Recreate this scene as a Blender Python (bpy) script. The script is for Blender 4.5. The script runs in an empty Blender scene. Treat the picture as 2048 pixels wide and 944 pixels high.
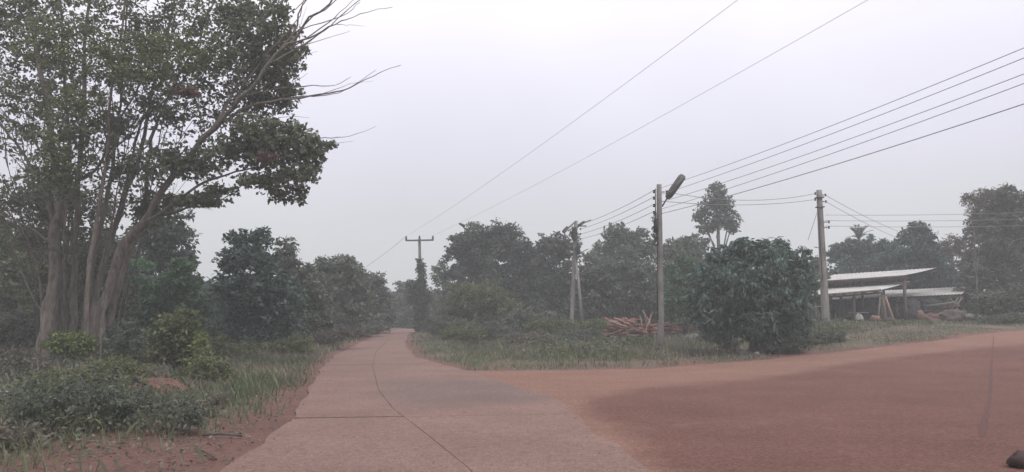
import bpy, math, random
import numpy as np
from mathutils import Vector
R = math.radians
sc = bpy.context.scene
col = sc.collection
random.seed(7)
rng = np.random.default_rng(11)

# ------------------------------------------------------------------ camera
F = 1600.0; PITCH = math.atan(0.1); EYE = 1.6
cd = bpy.data.cameras.new("camera"); cam = bpy.data.objects.new("camera", cd); col.objects.link(cam)
cam.location = (0, 0, EYE); cam.rotation_euler = (R(90) + PITCH, 0, 0)
cd.sensor_width = 36; cd.lens = 36 * F / 2048; cd.clip_end = 5000; cd.clip_start = 0.1
sc.camera = cam
# ------------------------------------------------------------------ light
SUN_EL, SUN_AZ = R(58), R(150)
w = bpy.data.worlds.new("World"); sc.world = w; w.use_nodes = True
nt = w.node_tree; nt.nodes.clear()
def N(nt, t, **k):
    n = nt.nodes.new(t)
    for a, b in k.items():
        if a.startswith('i_'): n.inputs[a[2:].replace('_', ' ')].default_value = b
        else: setattr(n, a, b)
    return n
out = N(nt, 'ShaderNodeOutputWorld'); bg = N(nt, 'ShaderNodeBackground'); bg.inputs[1].default_value = 0.1
sky = N(nt, 'ShaderNodeTexSky'); sky.sky_type = 'NISHITA'; sky.sun_disc = False
sky.sun_elevation = SUN_EL; sky.sun_rotation = SUN_AZ; sky.dust_density = 4
tc = N(nt, 'ShaderNodeTexCoord'); sep = N(nt, 'ShaderNodeSeparateXYZ')
nt.links.new(tc.outputs['Generated'], sep.inputs[0])
ramp = N(nt, 'ShaderNodeValToRGB'); nt.links.new(sep.outputs['Z'], ramp.inputs[0])
el = ramp.color_ramp.elements
SKY = [(0.0, (.56, .56, .57)), (.12, (.615, .61, .645)), (.20, (.70, .685, .785)), (.29, (.82, .80, .90)), (.36, (.93, .90, .97)), (1.0, (1.0, .97, .99))]
el[0].position, el[0].color = SKY[0][0], (*SKY[0][1], 1); el[1].position, el[1].color = SKY[-1][0], (*SKY[-1][1], 1)
for p, c in SKY[1:-1]:
    e = el.new(p); e.color = (*c, 1)
cn = N(nt, 'ShaderNodeTexNoise', i_Scale=3.0, i_Detail=4.0)
nt.links.new(tc.outputs['Generated'], cn.inputs['Vector'])
mr = N(nt, 'ShaderNodeMapRange'); mr.inputs['To Min'].default_value = 9.1; mr.inputs['To Max'].default_value = 11.1
nt.links.new(cn.outputs[0], mr.inputs['Value'])
vm = N(nt, 'ShaderNodeVectorMath', operation='SCALE')
nt.links.new(ramp.outputs[0], vm.inputs[0]); nt.links.new(mr.outputs[0], vm.inputs['Scale'])
mx = N(nt, 'ShaderNodeMix', data_type='RGBA'); mx.inputs[0].default_value = 0.93
nt.links.new(sky.outputs[0], mx.inputs[6]); nt.links.new(vm.outputs[0], mx.inputs[7])
nt.links.new(mx.outputs[2], bg.inputs[0]); nt.links.new(bg.outputs[0], out.inputs[0])
sd = bpy.data.lights.new("sun", 'SUN'); sd.energy = 1.5; sd.angle = R(20); sd.color = (1, .96, .92)
so = bpy.data.objects.new("sun", sd); col.objects.link(so)
so.rotation_euler = (R(90) - SUN_EL, 0, R(180) - SUN_AZ)
sc.view_settings.view_transform = 'Standard'; sc.view_settings.look = 'None'
sc.view_settings.exposure = 0.3; sc.view_settings.gamma = 1
sc.cycles.max_bounces = 5; sc.cycles.diffuse_bounces = 3; sc.cycles.volume_bounces = 1
sc.cycles.transmission_bounces = 2; sc.cycles.glossy_bounces = 2

# ------------------------------------------------------------------ helpers
CT, ST = math.cos(PITCH), math.sin(PITCH)
def ray(px, py):
    dx = (px - 1024) / F; dy = (472 - py) / F
    return Vector((dx, CT - dy * ST, ST + dy * CT))
def at(px, py, Y):
    d = ray(px, py); return Vector((0, 0, EYE)) + d * (Y / d.y)
def ss(a, b, v):
    t = np.clip((np.asarray(v, float) - a) / (b - a), 0, 1); return t * t * (3 - 2 * t)
def gbase(x, y):
    return 1.0 * ss(6, 20, x) * ss(10, 42, y) + .35 * ss(33, 62, y)
def vnoise(x, y, s=1.0, seed=0):
    x = np.asarray(x, float) * s; y = np.asarray(y, float) * s
    def h(i, j):
        n = np.sin(i * 127.1 + j * 311.7 + seed * 74.7) * 43758.5453
        return n - np.floor(n)
    i = np.floor(x); j = np.floor(y); fx = x - i; fy = y - j
    fx = fx * fx * (3 - 2 * fx); fy = fy * fy * (3 - 2 * fy)
    a = h(i, j) * (1 - fx) + h(i + 1, j) * fx; b = h(i, j + 1) * (1 - fx) + h(i + 1, j + 1) * fx
    return a * (1 - fy) + b * fy
def fbm(x, y, s=1.0, seed=0):
    return (vnoise(x, y, s, seed) + .5 * vnoise(x, y, s * 2.1, seed + 3) + .25 * vnoise(x, y, s * 4.3, seed + 5)) / 1.75
def gnd(px, py):
    d = ray(px, py); o = Vector((0, 0, EYE)); t = 2.0
    while t < 400:
        p = o + d * t
        if p.z <= float(gbase(p.x, p.y)): return p
        t += .03 + t * .0015
    return o + d * 400
# road outlines (points on the ground)
L_px = [(455, 944), (590, 836), (640, 742), (672, 710), (722, 685), (776, 664.5)]
C_px = [(940, 944), (850, 870), (785, 820), (757, 782), (745, 735), (752, 705), (780, 675)]
Rr_px = [(1308, 944), (1180, 862), (1128, 806), (1060, 785), (930, 742), (832, 716), (809, 688), (818, 667)]
V_px = [(930, 742), (1100, 742), (1300, 738), (1450, 726), (1600, 712), (1750, 696), (1900, 679), (2048, 660)]
def poly(pxs, pre, post):
    P = [(gnd(*p).x, gnd(*p).y) for p in pxs]
    return np.array(pre + P + post)
LE = poly(L_px, [(-1.2, -40), (-1.4, 0), (-2.0, 4)], [(-10.2, 76), (-7.5, 84), (0, 92), (30, 100)])
CE = poly(C_px, [(9.0, -40), (1.3, 0)], [(-8.3, 74), (-5.5, 81), (1.0, 88.5), (30, 97)])
RE = poly(Rr_px, [(14, -40), (3.2, -4), (2.1, 3)], [(-7.0, 72), (-4.0, 79), (1.5, 85.5), (30, 94)])
VE = poly(V_px, [], [(60, 52), (250, 60)])
fxL = lambda y: np.interp(y, LE[:, 1], LE[:, 0])
fxC = lambda y: np.interp(y, CE[:, 1], CE[:, 0])
fxR = lambda y: np.interp(y, RE[:, 1], RE[:, 0])
fyV = lambda x: np.interp(x, VE[:, 0], VE[:, 1])
YC = VE[0][1]
def offroad(x, y):          # signed distance-like: >0 inside planted land
    x = np.asarray(x, float); y = np.asarray(y, float)
    dl = (fxL(y) - x)                      # left of road
    dr = np.where(y > YC - 1, np.minimum(x - fxR(y), (y - fyV(x)) * .95), -9)
    return np.maximum(dl, dr)
def gz(x, y):
    d = offroad(x, y)
    m = ss(.1, 1.8, d)
    return gbase(x, y) + m * (.05 + .16 * (fbm(x, y, .55, 2) - .45) + .05 * (fbm(x, y, 2.3, 8) - .5)) \
        + .010 * (fbm(x, y, 1.2, 21) - .5) * (1 - m) * ss(-.6, -1.6, d) 

def link(o, parent=None):
    col.objects.link(o)
    if parent is not None: o.parent = parent
    return o
def tag(o, label=None, cat=None, group=None, kind=None):
    if label: o['label'] = label
    if cat: o['category'] = cat
    if group: o['group'] = group
    if kind: o['kind'] = kind
    return o
def thing(name, loc, label, cat, group=None):
    o = bpy.data.objects.new(name, None); o.empty_display_size = .3; o.location = loc
    link(o); return tag(o, label, cat, group)
class Buf:
    def __init__(s): s.v = []; s.q = []; s.t = []; s.n = 0; s.m = []
    def add(s, v, q, t=0.5, m=0):
        v = np.asarray(v, float).reshape(-1, 3); q = np.asarray(q, int).reshape(-1, 4)
        s.v.append(v); s.q.append(q + s.n); s.n += len(v)
        s.t.append(np.full(len(v), t) if np.isscalar(t) else np.asarray(t, float)); s.m.append(np.full(len(q), m))
    def tube(s, pts, rad, k=6, t=.5, cap=True, m=0, square=False):
        P = np.array([list(p) for p in pts], float); n = len(P)
        rad = np.broadcast_to(np.asarray(rad, float), (n,)) if np.ndim(rad) < 1 or len(np.atleast_1d(rad)) == n else np.linspace(rad[0], rad[1], n)
        T = np.gradient(P, axis=0); T /= np.linalg.norm(T, axis=1)[:, None] + 1e-9
        up = np.where(np.abs(T[:, 2:3]) > .9, [[1., 0, 0]], [[0, 0, 1.]])
        if np.abs(T[:, 2]).max() > .9 : up = np.tile([[1., 0, 0]], (n, 1)) if np.abs(T[:, 0]).max() < .95 else np.tile([[0., 1, 0]], (n, 1))
        A = np.cross(T, up); A /= np.linalg.norm(A, axis=1)[:, None] + 1e-9; B = np.cross(T, A)
        a = np.arange(k) * 2 * math.pi / k + (math.pi / 4 if square else 0)
        V = P[:, None, :] + rad[:, None, None] * (np.cos(a)[None, :, None] * A[:, None, :] + np.sin(a)[None, :, None] * B[:, None, :])
        i = np.arange(n - 1)[:, None] * k; j = np.arange(k)[None, :]; j2 = (j + 1) % k
        q = np.stack([i + j, i + j2, i + k + j2, i + k + j], -1).reshape(-1, 4)
        V = V.reshape(-1, 3)
        if cap:
            V = np.vstack([V, P[:1], P[-1:]]); c0 = n * k
            jj = np.arange(0, k, 2); 
            q = np.vstack([q, np.stack([np.full(len(jj), c0), (jj + 2) % k, (jj + 1) % k, jj], -1),
                           np.stack([np.full(len(jj), c0 + 1), (n - 1) * k + jj, (n - 1) * k + (jj + 1) % k, (n - 1) * k + (jj + 2) % k], -1)])
        s.add(V, q, t, m)
    def box(s, c, size, axes=None, t=.5, m=0):
        h = np.array(size) / 2; sg = np.array([(a, b, d) for d in (-1, 1) for b in (-1, 1) for a in (-1, 1)]) * h
        if axes is not None: sg = sg @ np.array(axes)
        s.add(sg + np.array(list(c)), [(0, 2, 3, 1), (4, 5, 7, 6), (0, 1, 5, 4), (2, 6, 7, 3), (0, 4, 6, 2), (1, 3, 7, 5)], t, m)
    def beam(s, a, b, wd, ht=None, t=.5, m=0):
        a = np.array(list(a), float); b = np.array(list(b), float); d = b - a; L = np.linalg.norm(d); d /= L
        up = np.array([0, 0, 1.]) if abs(d[2]) < .9 else np.array([0, 1., 0])
        x = np.cross(d, up); x /= np.linalg.norm(x); z = np.cross(x, d)
        s.box((a + b) / 2, (wd, L, ht or wd), [x, d, z], t, m)
    def build(s, name, mats, parent=None, smooth=False, origin=None):
        v = np.concatenate(s.v); q = np.concatenate(s.q); t = np.concatenate(s.t)
        if parent is not None: v = v - np.array(parent.location)
        elif origin is not None: v = v - np.array(origin)
        me = bpy.data.meshes.new(name)
        me.vertices.add(len(v)); me.vertices.foreach_set('co', v.ravel())
        me.loops.add(len(q) * 4); me.loops.foreach_set('vertex_index', q.ravel().astype(np.int32))
        me.polygons.add(len(q)); me.polygons.foreach_set('loop_start', np.arange(len(q), dtype=np.int32) * 4)
        me.polygons.foreach_set('loop_total', np.full(len(q), 4, dtype=np.int32))
        mats = mats if isinstance(mats, (list, tuple)) else [mats]
        for m in mats: me.materials.append(m)
        me.polygons.foreach_set('material_index', np.concatenate(s.m).astype(np.int32))
        me.update(calc_edges=True)
        at_ = me.attributes.new('tint', 'FLOAT', 'POINT'); at_.data.foreach_set('value', t.astype(np.float32))
        if smooth: me.polygons.foreach_set('use_smooth', np.ones(len(q), bool))
        o = bpy.data.objects.new(name, me)
        if origin is not None and parent is None: o.location = origin
        return link(o, parent)

# ------------------------------------------------------------------ materials
def new_mat(name):
    m = bpy.data.materials.new(name); m.use_nodes = True; t = m.node_tree
    b = t.nodes['Principled BSDF']; return m, t, b
def leaf_mat(name, dark, light, trans=.38):
    m, t, b = new_mat(name); a = N(t, 'ShaderNodeAttribute', attribute_name='tint')
    r = N(t, 'ShaderNodeValToRGB'); t.links.new(a.outputs['Fac'], r.inputs[0])
    r.color_ramp.elements[0].color = (*dark, 1); r.color_ramp.elements[1].color = (*light, 1)
    t.links.new(r.outputs[0], b.inputs['Base Color']); b.inputs['Roughness'].default_value = .55
    b.inputs['Specular IOR Level'].default_value = .3
    tr = N(t, 'ShaderNodeBsdfTranslucent'); t.links.new(r.outputs[0], tr.inputs[0])
    ms = N(t, 'ShaderNodeMixShader'); ms.inputs[0].default_value = trans
    t.links.new(b.outputs[0], ms.inputs[1]); t.links.new(tr.outputs[0], ms.inputs[2])
    t.links.new(ms.outputs[0], t.nodes['Material Output'].inputs[0]); return m
def noise_mat(name, c1, c2, scale=5, rough=.9, bump=.3, detail=8, c3=None, s3=1.2, stretch=None, metal=0):
    m, t, b = new_mat(name); tcn = N(t, 'ShaderNodeTexCoord'); src = tcn.outputs['Object']
    if stretch:
        mp = N(t, 'ShaderNodeMapping'); mp.inputs['Scale'].default_value = stretch
        t.links.new(src, mp.inputs[0]); src = mp.outputs[0]
    n = N(t, 'ShaderNodeTexNoise', i_Scale=scale, i_Detail=detail, i_Roughness=.65); t.links.new(src, n.inputs['Vector'])
    r = N(t, 'ShaderNodeValToRGB'); t.links.new(n.outputs[0], r.inputs[0])
    r.color_ramp.elements[0].position = .35; r.color_ramp.elements[1].position = .68
    r.color_ramp.elements[0].color = (*c1, 1); r.color_ramp.elements[1].color = (*c2, 1)
    o = r.outputs[0]
    if c3:
        n3 = N(t, 'ShaderNodeTexNoise', i_Scale=s3, i_Detail=4.0); t.links.new(src, n3.inputs['Vector'])
        r3 = N(t, 'ShaderNodeValToRGB'); t.links.new(n3.outputs[0], r3.inputs[0])
        r3.color_ramp.elements[0].position = .5; r3.color_ramp.elements[1].position = .65
        mm = N(t, 'ShaderNodeMix', data_type='RGBA'); t.links.new(r3.outputs[0], mm.inputs[0])
        t.links.new(o, mm.inputs[6]); mm.inputs[7].default_value = (*c3, 1); o = mm.outputs[2]
    t.links.new(o, b.inputs['Base Color']); b.inputs['Roughness'].default_value = rough
    b.inputs['Metallic'].default_value = metal; b.inputs['Specular IOR Level'].default_value = .15
    if bump:
        bp = N(t, 'ShaderNodeBump', i_Strength=bump, i_Distance=.02); t.links.new(n.outputs[0], bp.inputs['Height'])
        t.links.new(bp.outputs[0], b.inputs['Normal'])
    return m
LM = dict(
    grey=leaf_mat('leaf_grey_green', (.055, .066, .052), (0.216, 0.240, 0.187)),
    tree=leaf_mat('leaf_dusty_olive', (.062, .072, .048), (.225, .245, .160), .45),
    dark=leaf_mat('leaf_dark', (.040, .048, .040), (0.170, 0.190, 0.158)),
    teal=leaf_mat('leaf_blue_green', (.028, .060, .046), (0.170, 0.246, 0.208)),
    green=leaf_mat('leaf_green', (.038, .078, .042), (0.158, 0.275, 0.146)),
    olive=leaf_mat('leaf_olive', (.066, .078, .038), (0.234, 0.260, 0.131)),
    yellow=leaf_mat('leaf_yellow_green', (.085, .11, .035), (0.269, 0.316, 0.111)),
    dry=leaf_mat('leaf_dry', (.10, .09, .072), (0.281, 0.252, 0.205)),
    red=leaf_mat('leaf_reddish', (.09, .055, .052), (0.234, 0.140, 0.129)))
GM = dict(
    grass=leaf_mat('grass_green', (.080, .100, .062), (0.247, 0.273, 0.168), .3),
    fresh=leaf_mat('grass_fresh', (.085, .125, .052), (0.231, 0.304, 0.142), .3),
    dry=leaf_mat('grass_dry', (.14, .12, .095), (0.336, 0.294, 0.231), .3))
M_bark = noise_mat('bark_grey', (.075, .064, .056), (.215, .185, .165), 9, .95, .8, stretch=(1, 1, .25))
M_bark2 = noise_mat('bark_brown', (.08, .06, .05), (.17, .135, .115), 9, .95, .8, stretch=(1, 1, .25))
M_twig = noise_mat('twig', (.06, .055, .05), (.13, .118, .106), 9, .95, .3)
M_conc = noise_mat('weathered_concrete', (.17, .16, .15), (.29, .275, .26), 6, .9, .3, c3=(.13, .12, .112), s3=2.5, stretch=(1, 1, .35))
M_steel = noise_mat('rusty_galvanised', (.10, .095, .09), (.2, .19, .185), 12, .6, .2, metal=.3)
M_dark = noise_mat('dark_glaze', (.018, .015, .014), (.04, .032, .03), 12, .35, 0)
M_wire_light = noise_mat('bright_wire', (.40, .40, .41), (.5, .5, .51), 12, .6, 0)
M_wire = noise_mat('aluminium_wire', (.19, .19, .195), (.28, .28, .285), 12, .6, 0)
M_roof = noise_mat('pale_sheet_roof', (.40, .39, .385), (.56, .55, .54), 3.5, .6, .1, c3=(.34, .315, .30), s3=1.6)
M_wood = noise_mat('weathered_timber', (.075, .062, .052), (.17, .145, .125), 8, .95, .5, stretch=(1, 1, .2))
M_log = noise_mat('log_bark_red', (.13, .06, .048), (.27, .135, .11), 7, .95, .6)
M_cut = noise_mat('cut_wood', (.22, .14, .115), (.36, .245, .205), 10, .9, .2)
M_white = noise_mat('dirty_white_plastic', (.28, .27, .265), (.46, .45, .44), 5, .7, .2)
M_tarp = noise_mat('grey_tarp', (.13, .125, .115), (.24, .23, .215), 4, .8, .5)
M_rust = noise_mat('terracotta', (.14, .085, .072), (.23, .145, .125), 6, .9, .3)
M_stone = noise_mat('pale_stone', (.22, .215, .21), (.34, .335, .33), 6, .9, .4)
M_dstone = noise_mat('dark_stone', (.045, .03, .03), (.09, .06, .06), 6, .9, .4)
M_dark_and_shade = noise_mat('dark_cloth_and_shade', (.03, .032, .036), (.08, .078, .078), 6, .9, .4)  # near-black fittings and cloth; also shed-interior shade put into stack and board colour

def world_noise(t, scale, detail=6, rough=.6, vec=None):
    n = N(t, 'ShaderNodeTexNoise', i_Scale=scale, i_Detail=float(detail), i_Roughness=rough); t.links.new(vec, n.inputs['Vector']); return n.outputs[0]
def rampf(t, src, a, b, lo=0., hi=1.):
    m = N(t, 'ShaderNodeMapRange'); m.inputs['From Min'].default_value = a; m.inputs['From Max'].default_value = b
    m.inputs['To Min'].default_value = lo; m.inputs['To Max'].default_value = hi; m.clamp = True
    t.links.new(src, m.inputs['Value']); return m.outputs[0]
def mixc(t, f, a, b):
    m = N(t, 'ShaderNodeMix', data_type='RGBA')
    if isinstance(f, float): m.inputs[0].default_value = f
    else: t.links.new(f, m.inputs[0])
    for i, c in ((6, a), (7, b)):
        if isinstance(c, tuple): m.inputs[i].default_value = (*c, 1)
        else: t.links.new(c, m.inputs[i])
    return m.outputs[2]
def ground_mat(name, c_lo, c_hi, use_attr, second_lo, second_hi, edge=.12, bump=.35, grain=1.0):
    """attr 'tint' 0 -> first colours, 1 -> second colours, broken up by noise."""
    m, t, b = new_mat(name); g = N(t, 'ShaderNodeNewGeometry').outputs['Position']
    n1 = world_noise(t, .55, 7, .62, g); n2 = world_noise(t, 7, 6, .7, g); n3 = world_noise(t, 30, 5, .85, g)
    a = mixc(t, rampf(t, n1, .35, .65), c_lo, c_hi); c = mixc(t, rampf(t, n1, .35, .65), second_lo, second_hi)
    at_ = N(t, 'ShaderNodeAttribute', attribute_name='tint').outputs['Fac']
    n5 = world_noise(t, 14, 4, .75, g)
    ad = N(t, 'ShaderNodeMath', operation='ADD'); t.links.new(at_, ad.inputs[0])
    n4 = world_noise(t, 2.2, 9, .72, g)
    a2 = N(t, 'ShaderNodeMath', operation='ADD'); t.links.new(rampf(t, n2, .3, .7, -.2, .2), a2.inputs[0]); t.links.new(rampf(t, n4, .3, .7, -.38, .38), a2.inputs[1])
    t.links.new(a2.outputs[0], ad.inputs[1])
    f = rampf(t, ad.outputs[0], .5 - edge, .5 + edge)
    base = mixc(t, f, a, c)
    sp = N(t, 'ShaderNodeVectorMath', operation='MULTIPLY'); t.links.new(base, sp.inputs[0])
    cmb = N(t, 'ShaderNodeMath', operation='MULTIPLY'); t.links.new(rampf(t, n2, .3, .7, 1 - .06 * grain, 1 + .06 * grain), cmb.inputs[0])
    c5 = N(t, 'ShaderNodeMath', operation='MULTIPLY'); t.links.new(rampf(t, n5, .3, .7, 1 - .07 * grain, 1 + .07 * grain), c5.inputs[0])
    t.links.new(rampf(t, n3, .3, .7, 1 - .26 * grain, 1 + .26 * grain), c5.inputs[1]); t.links.new(c5.outputs[0], cmb.inputs[1])
    vmul = N(t, 'ShaderNodeVectorMath', operation='SCALE'); t.links.new(base, vmul.inputs[0]); t.links.new(cmb.outputs[0], vmul.inputs['Scale'])
    t.links.new(vmul.outputs[0], b.inputs['Base Color']); b.inputs['Roughness'].default_value = .95
    b.inputs['Specular IOR Level'].default_value = .15
    bp = N(t, 'ShaderNodeBump', i_Strength=bump, i_Distance=.03); t.links.new(n3, bp.inputs['Height']); t.links.new(bp.outputs[0], b.inputs['Normal'])
    return m
M_soil = ground_mat('soil', (.175, .096, .080), (.125, .071, .062), True, (.095, .083, .062), (.15, .125, .095), .3, .7, 1.8)
M_dirt = ground_mat('laterite', (.200, .112, .086), (.235, .138, .108), True, (.128, .064, .053), (.160, .081, .066), .36, .6, 2.2)
M_slab = ground_mat('dusty_concrete', (.182, .119, .102), (.228, .147, .126), True, (.150, .108, .101), (.175, .126, .116), .45, .4, 1.9)

# ------------------------------------------------------------------ ground
def polymask(x, y, pts):     # inside polygon
    inside = np.zeros(np.shape(x), bool); n = len(pts)
    for i in range(n):
        x1, y1 = pts[i]; x2, y2 = pts[(i + 1) % n]
        c = ((y1 > y) != (y2 > y)) & (x < (x2 - x1) * (y - y1) / (y2 - y1 + 1e-12) + x1)
        inside ^= c
    return inside
def grid_obj(name, xs, ys, zf, tint, mat, keep=None, parent=None):
    X, Y = np.meshgrid(xs, ys); Z = zf(X, Y); nx = len(xs)
    i = np.arange(len(ys) - 1)[:, None] * nx; j = np.arange(nx - 1)[None, :]
    q = np.stack([i + j, i + j + 1, i + nx + j + 1, i + nx + j], -1).reshape(-1, 4)
    if keep is not None:
        cx = (X[:-1, :-1] + X[1:, 1:]) / 2; cy = (Y[:-1, :-1] + Y[1:, 1:]) / 2
        q = q[keep(cx, cy).ravel()]
        used = np.unique(q); mp = np.zeros(X.size, int); mp[used] = np.arange(len(used)); q = mp[q]
        V = np.stack([X.ravel(), Y.ravel(), Z.ravel()], -1)[used]; T = tint(X, Y).ravel()[used]
    else: V = np.stack([X.ravel(), Y.ravel(), Z.ravel()], -1); T = tint(X, Y).ravel()
    b = Buf(); b.add(V, q, T); return b.build(name, mat, parent, smooth=True)
def axis(segs):
    o = []
    for a, b, s in segs: o += list(np.arange(a, b, s))
    return np.array(o + [segs[-1][1]])
gx = axis([(-1200, -100, 100), (-100, -40, 4), (-40, -16, .6), (-16, 18, .2), (18, 40, .5), (40, 100, 4), (100, 1200, 100)])
gy = axis([(-1200, -60, 95), (-60, 0, 3), (0, 5, .4), (5, 50, .2), (50, 100, .6), (100, 1200, 60)])
def soil_tint(x, y):
    d = offroad(x, y)
    t = ss(.0, 1.6, d + 1.3 * (fbm(x, y, .5, 31) - .5))
    left = (fxL(y) - x)
    # the near left shoulder is trodden red earth with patches of litter
    red = ss(17, 8, y) * ss(6.5, .5, left) * (left > -1)
    t = t * (1 - .75 * red) - .3 * red * fbm(x, y, .8, 5)
    # bare strip beside the dirt road in front of the pole
    v = np.where((y > YC - 1) & (x > -2), ss(1.8, .7, np.abs(y - fyV(x) - 2.5)) * (x > -1) * (x < 8.5), 0)
    return np.clip(t - .5 * v, 0, 1)
ground = grid_obj('ground', gx, gy, gz, soil_tint, M_soil); tag(ground, kind='structure')
# dirt road: to the right of the concrete, south of the verge
def dirt_keep(x, y):
    e = .25 * (fbm(x, y, 1.1, 14) - .5)
    return (x > fxR(y) - .3) & (y < fyV(x) + e - .05) & (y < YC + 40)
Dk = [gnd(*p) for p in [(1132, 806), (1230, 785), (1330, 772), (1500, 757), (1700, 726), (1860, 706), (2048, 689)]]
Dk = [(p.x, p.y) for p in Dk]
def dirt_tint(x, y):
    lim = np.interp(x, [p[0] for p in Dk], [p[1] for p in Dk])
    a = ss(-1.0, 1.2, lim - y + .8 * (fbm(x, y, .5, 9) - .5)) * ss(-.1, .9, x - fxR(y) + .5 * (fbm(x, y, .9, 4) - .5) + .15)
    a = a * (.72 + .5 * fbm(x, y, .35, 6))
    # pale drifts of dust and wheel tracks
    ln = np.abs((y - 12.5) - .28 * (x - 6) - .5 * np.sin(x * .5)); a = a - .22 * ss(.8, .2, ln)
    # dark crooked scrape on the right
    s0, s1 = gnd(1986, 685), gnd(1966, 872)
    k = np.clip((s0.y - y) / (s0.y - s1.y), 0, 1); xc = s0.x + (s1.x - s0.x) * k + .05 * np.sin(y * 2) 
    return np.clip(a, 0, 1)
dx_ = axis([(-3, 22, .16), (22, 60, .8), (60, 300, 12)]); dy_ = axis([(-60, 2, 2), (2, 40, .16), (40, 62, .5)])
dirt = grid_obj('dirt_road', dx_, dy_, lambda x, y: gz(x, y) + .012, dirt_tint, M_dirt, dirt_keep); tag(dirt, kind='structure')
# a shallow dark scrape pressed in the dirt
b = Buf(); pts = [gnd(*p) for p in [(1988, 672), (1985, 700), (1982, 745), (1981, 785), (1975, 820), (1968, 850), (1963, 880)]]
V = []; wd = [.012, .02, .03, .035, .04, .06, .03]
dense = []
for i in range(len(pts) - 1):
    for k in range(8): dense.append((pts[i].lerp(pts[i + 1], k / 8), wd[i] + (wd[i + 1] - wd[i]) * k / 8))
for p, ww in dense:
    ww *= .7 + .6 * random.random()
    for sx in (-1, 1):
        x_ = p.x + sx * ww; V.append((x_, p.y, float(gz(x_, p.y)) + .017))
b.add(V, [(2 * i, 2 * i + 1, 2 * i + 3, 2 * i + 2) for i in range(len(dense) - 1)])
tag(b.build('scrape_mark', noise_mat('damp_earth', (.085, .05, .048), (.13, .07, .064), 6, .95, .4)), kind='structure')

# concrete road: a bed and separate slabs
Yj = [-12.5, .2, 12.8, 26.3, 40.5, 55, 69, 82, 94]
bedy = np.arange(-12.5, 96, .5); b = Buf(); V = []
for y in bedy:
    for k in range(9):
        x = fxL(y) + .04 + (fxR(y) - fxL(y) - .08) * k / 8; V.append((x, y, float(gbase(x, y)) + .014))
b.add(V, [(i * 9 + k, i * 9 + k + 1, i * 9 + k + 10, i * 9 + k + 9) for i in range(len(bedy) - 1) for k in range(8)], .9)
road = tag(b.build('concrete_road', noise_mat('joint_filling', (.11, .072, .064), (.165, .108, .096), 9, .95, .3)), kind='structure')
wetp = [gnd(*p) for p in [(765, 765), (820, 758), (930, 768), (1000, 768), (1060, 785), (1118, 806), (1060, 806), (900, 812), (790, 818), (772, 800)]]
wetp = [(p.x, p.y) for p in wetp]
def slab(j0, j1, side, idx):
    A = fxL if side == 0 else fxC; B = fxC if side == 0 else fxR
    n = max(8, int((j1 - j0) / .3)); k = 10; top = []; T = []
    for i in range(n + 1):
        for c in range(k + 1):
            s = c / k
            y0 = j0 + (j1 - j0) * i / n
            xm = fxC(y0)
            x0 = A(y0) + (B(y0) - A(y0)) * s
            y = y0 + .12 * (x0 - xm) * (1 if y0 < 60 else 0)
            gw = .042 if side == 0 else .008
            g = gw * (1 if i == 0 else -1 if i == n else 0) * (.6 + .8 * vnoise(x0, y0, 2.5, 7)); y += float(g)
            xa, xb = float(A(y)), float(B(y))
            lw = .001 + .009 * float(vnoise(y, 9, 1.3, 4))
            if side == 0: xb -= lw
            else: xa += lw
            x = xa + (xb - xa) * s
            if c == 0 and side == 0 or c == k and side == 1: x += .22 * (fbm(y, 3, .8, 5) - .5)
            z = float(gbase(x, y)) + .028
            top.append((x, y, z))
            wet = ss(0, 1, 0)
            T.append(0)
    top = np.array(top); X, Y = top[:, 0], top[:, 1]
    ins = np.zeros(len(X))
    for ox, oy in ((0, 0), (.35, 0), (-.35, 0), (0, .8), (0, -.8), (.25, .5), (-.25, -.5)): ins += polymask(X + ox, Y + oy, wetp)
    T = .95 * ins / 7 * (.8 + .3 * fbm(X, Y, .9, 3))
    T += .55 * ss(.62, .80, fbm(X, Y, .32, 17))
    T += .45 * ss(.9, .1, np.abs(Y - 34 + X * .2)) + .25 * ss(1.3, .3, np.abs(Y - 28))
    b = Buf(); q = [(i * (k + 1) + c, i * (k + 1) + c + 1, (i + 1) * (k + 1) + c + 1, (i + 1) * (k + 1) + c) for i in range(n) for c in range(k)]
    b.add(top, q, np.clip(T, 0, 1))
    per = [c for c in range(k + 1)] + [i * (k + 1) + k for i in range(1, n + 1)] + [n * (k + 1) + c for c in range(k - 1, -1, -1)] + [i * (k + 1) for i in range(n - 1, 0, -1)]
    up = top[per]; dn = up.copy(); dn[:, 2] -= .06; m = len(per)
    b.add(np.vstack([up, dn]), [(i, i + m, (i + 1) % m + m, (i + 1) % m) for i in range(m)], .3)
    b.build('road_slab', M_slab, road)
ii = 0
for j in range(len(Yj) - 1):
    for side in (0, 1):
        slab(Yj[j], Yj[j + 1], side, ii); ii += 1
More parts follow.
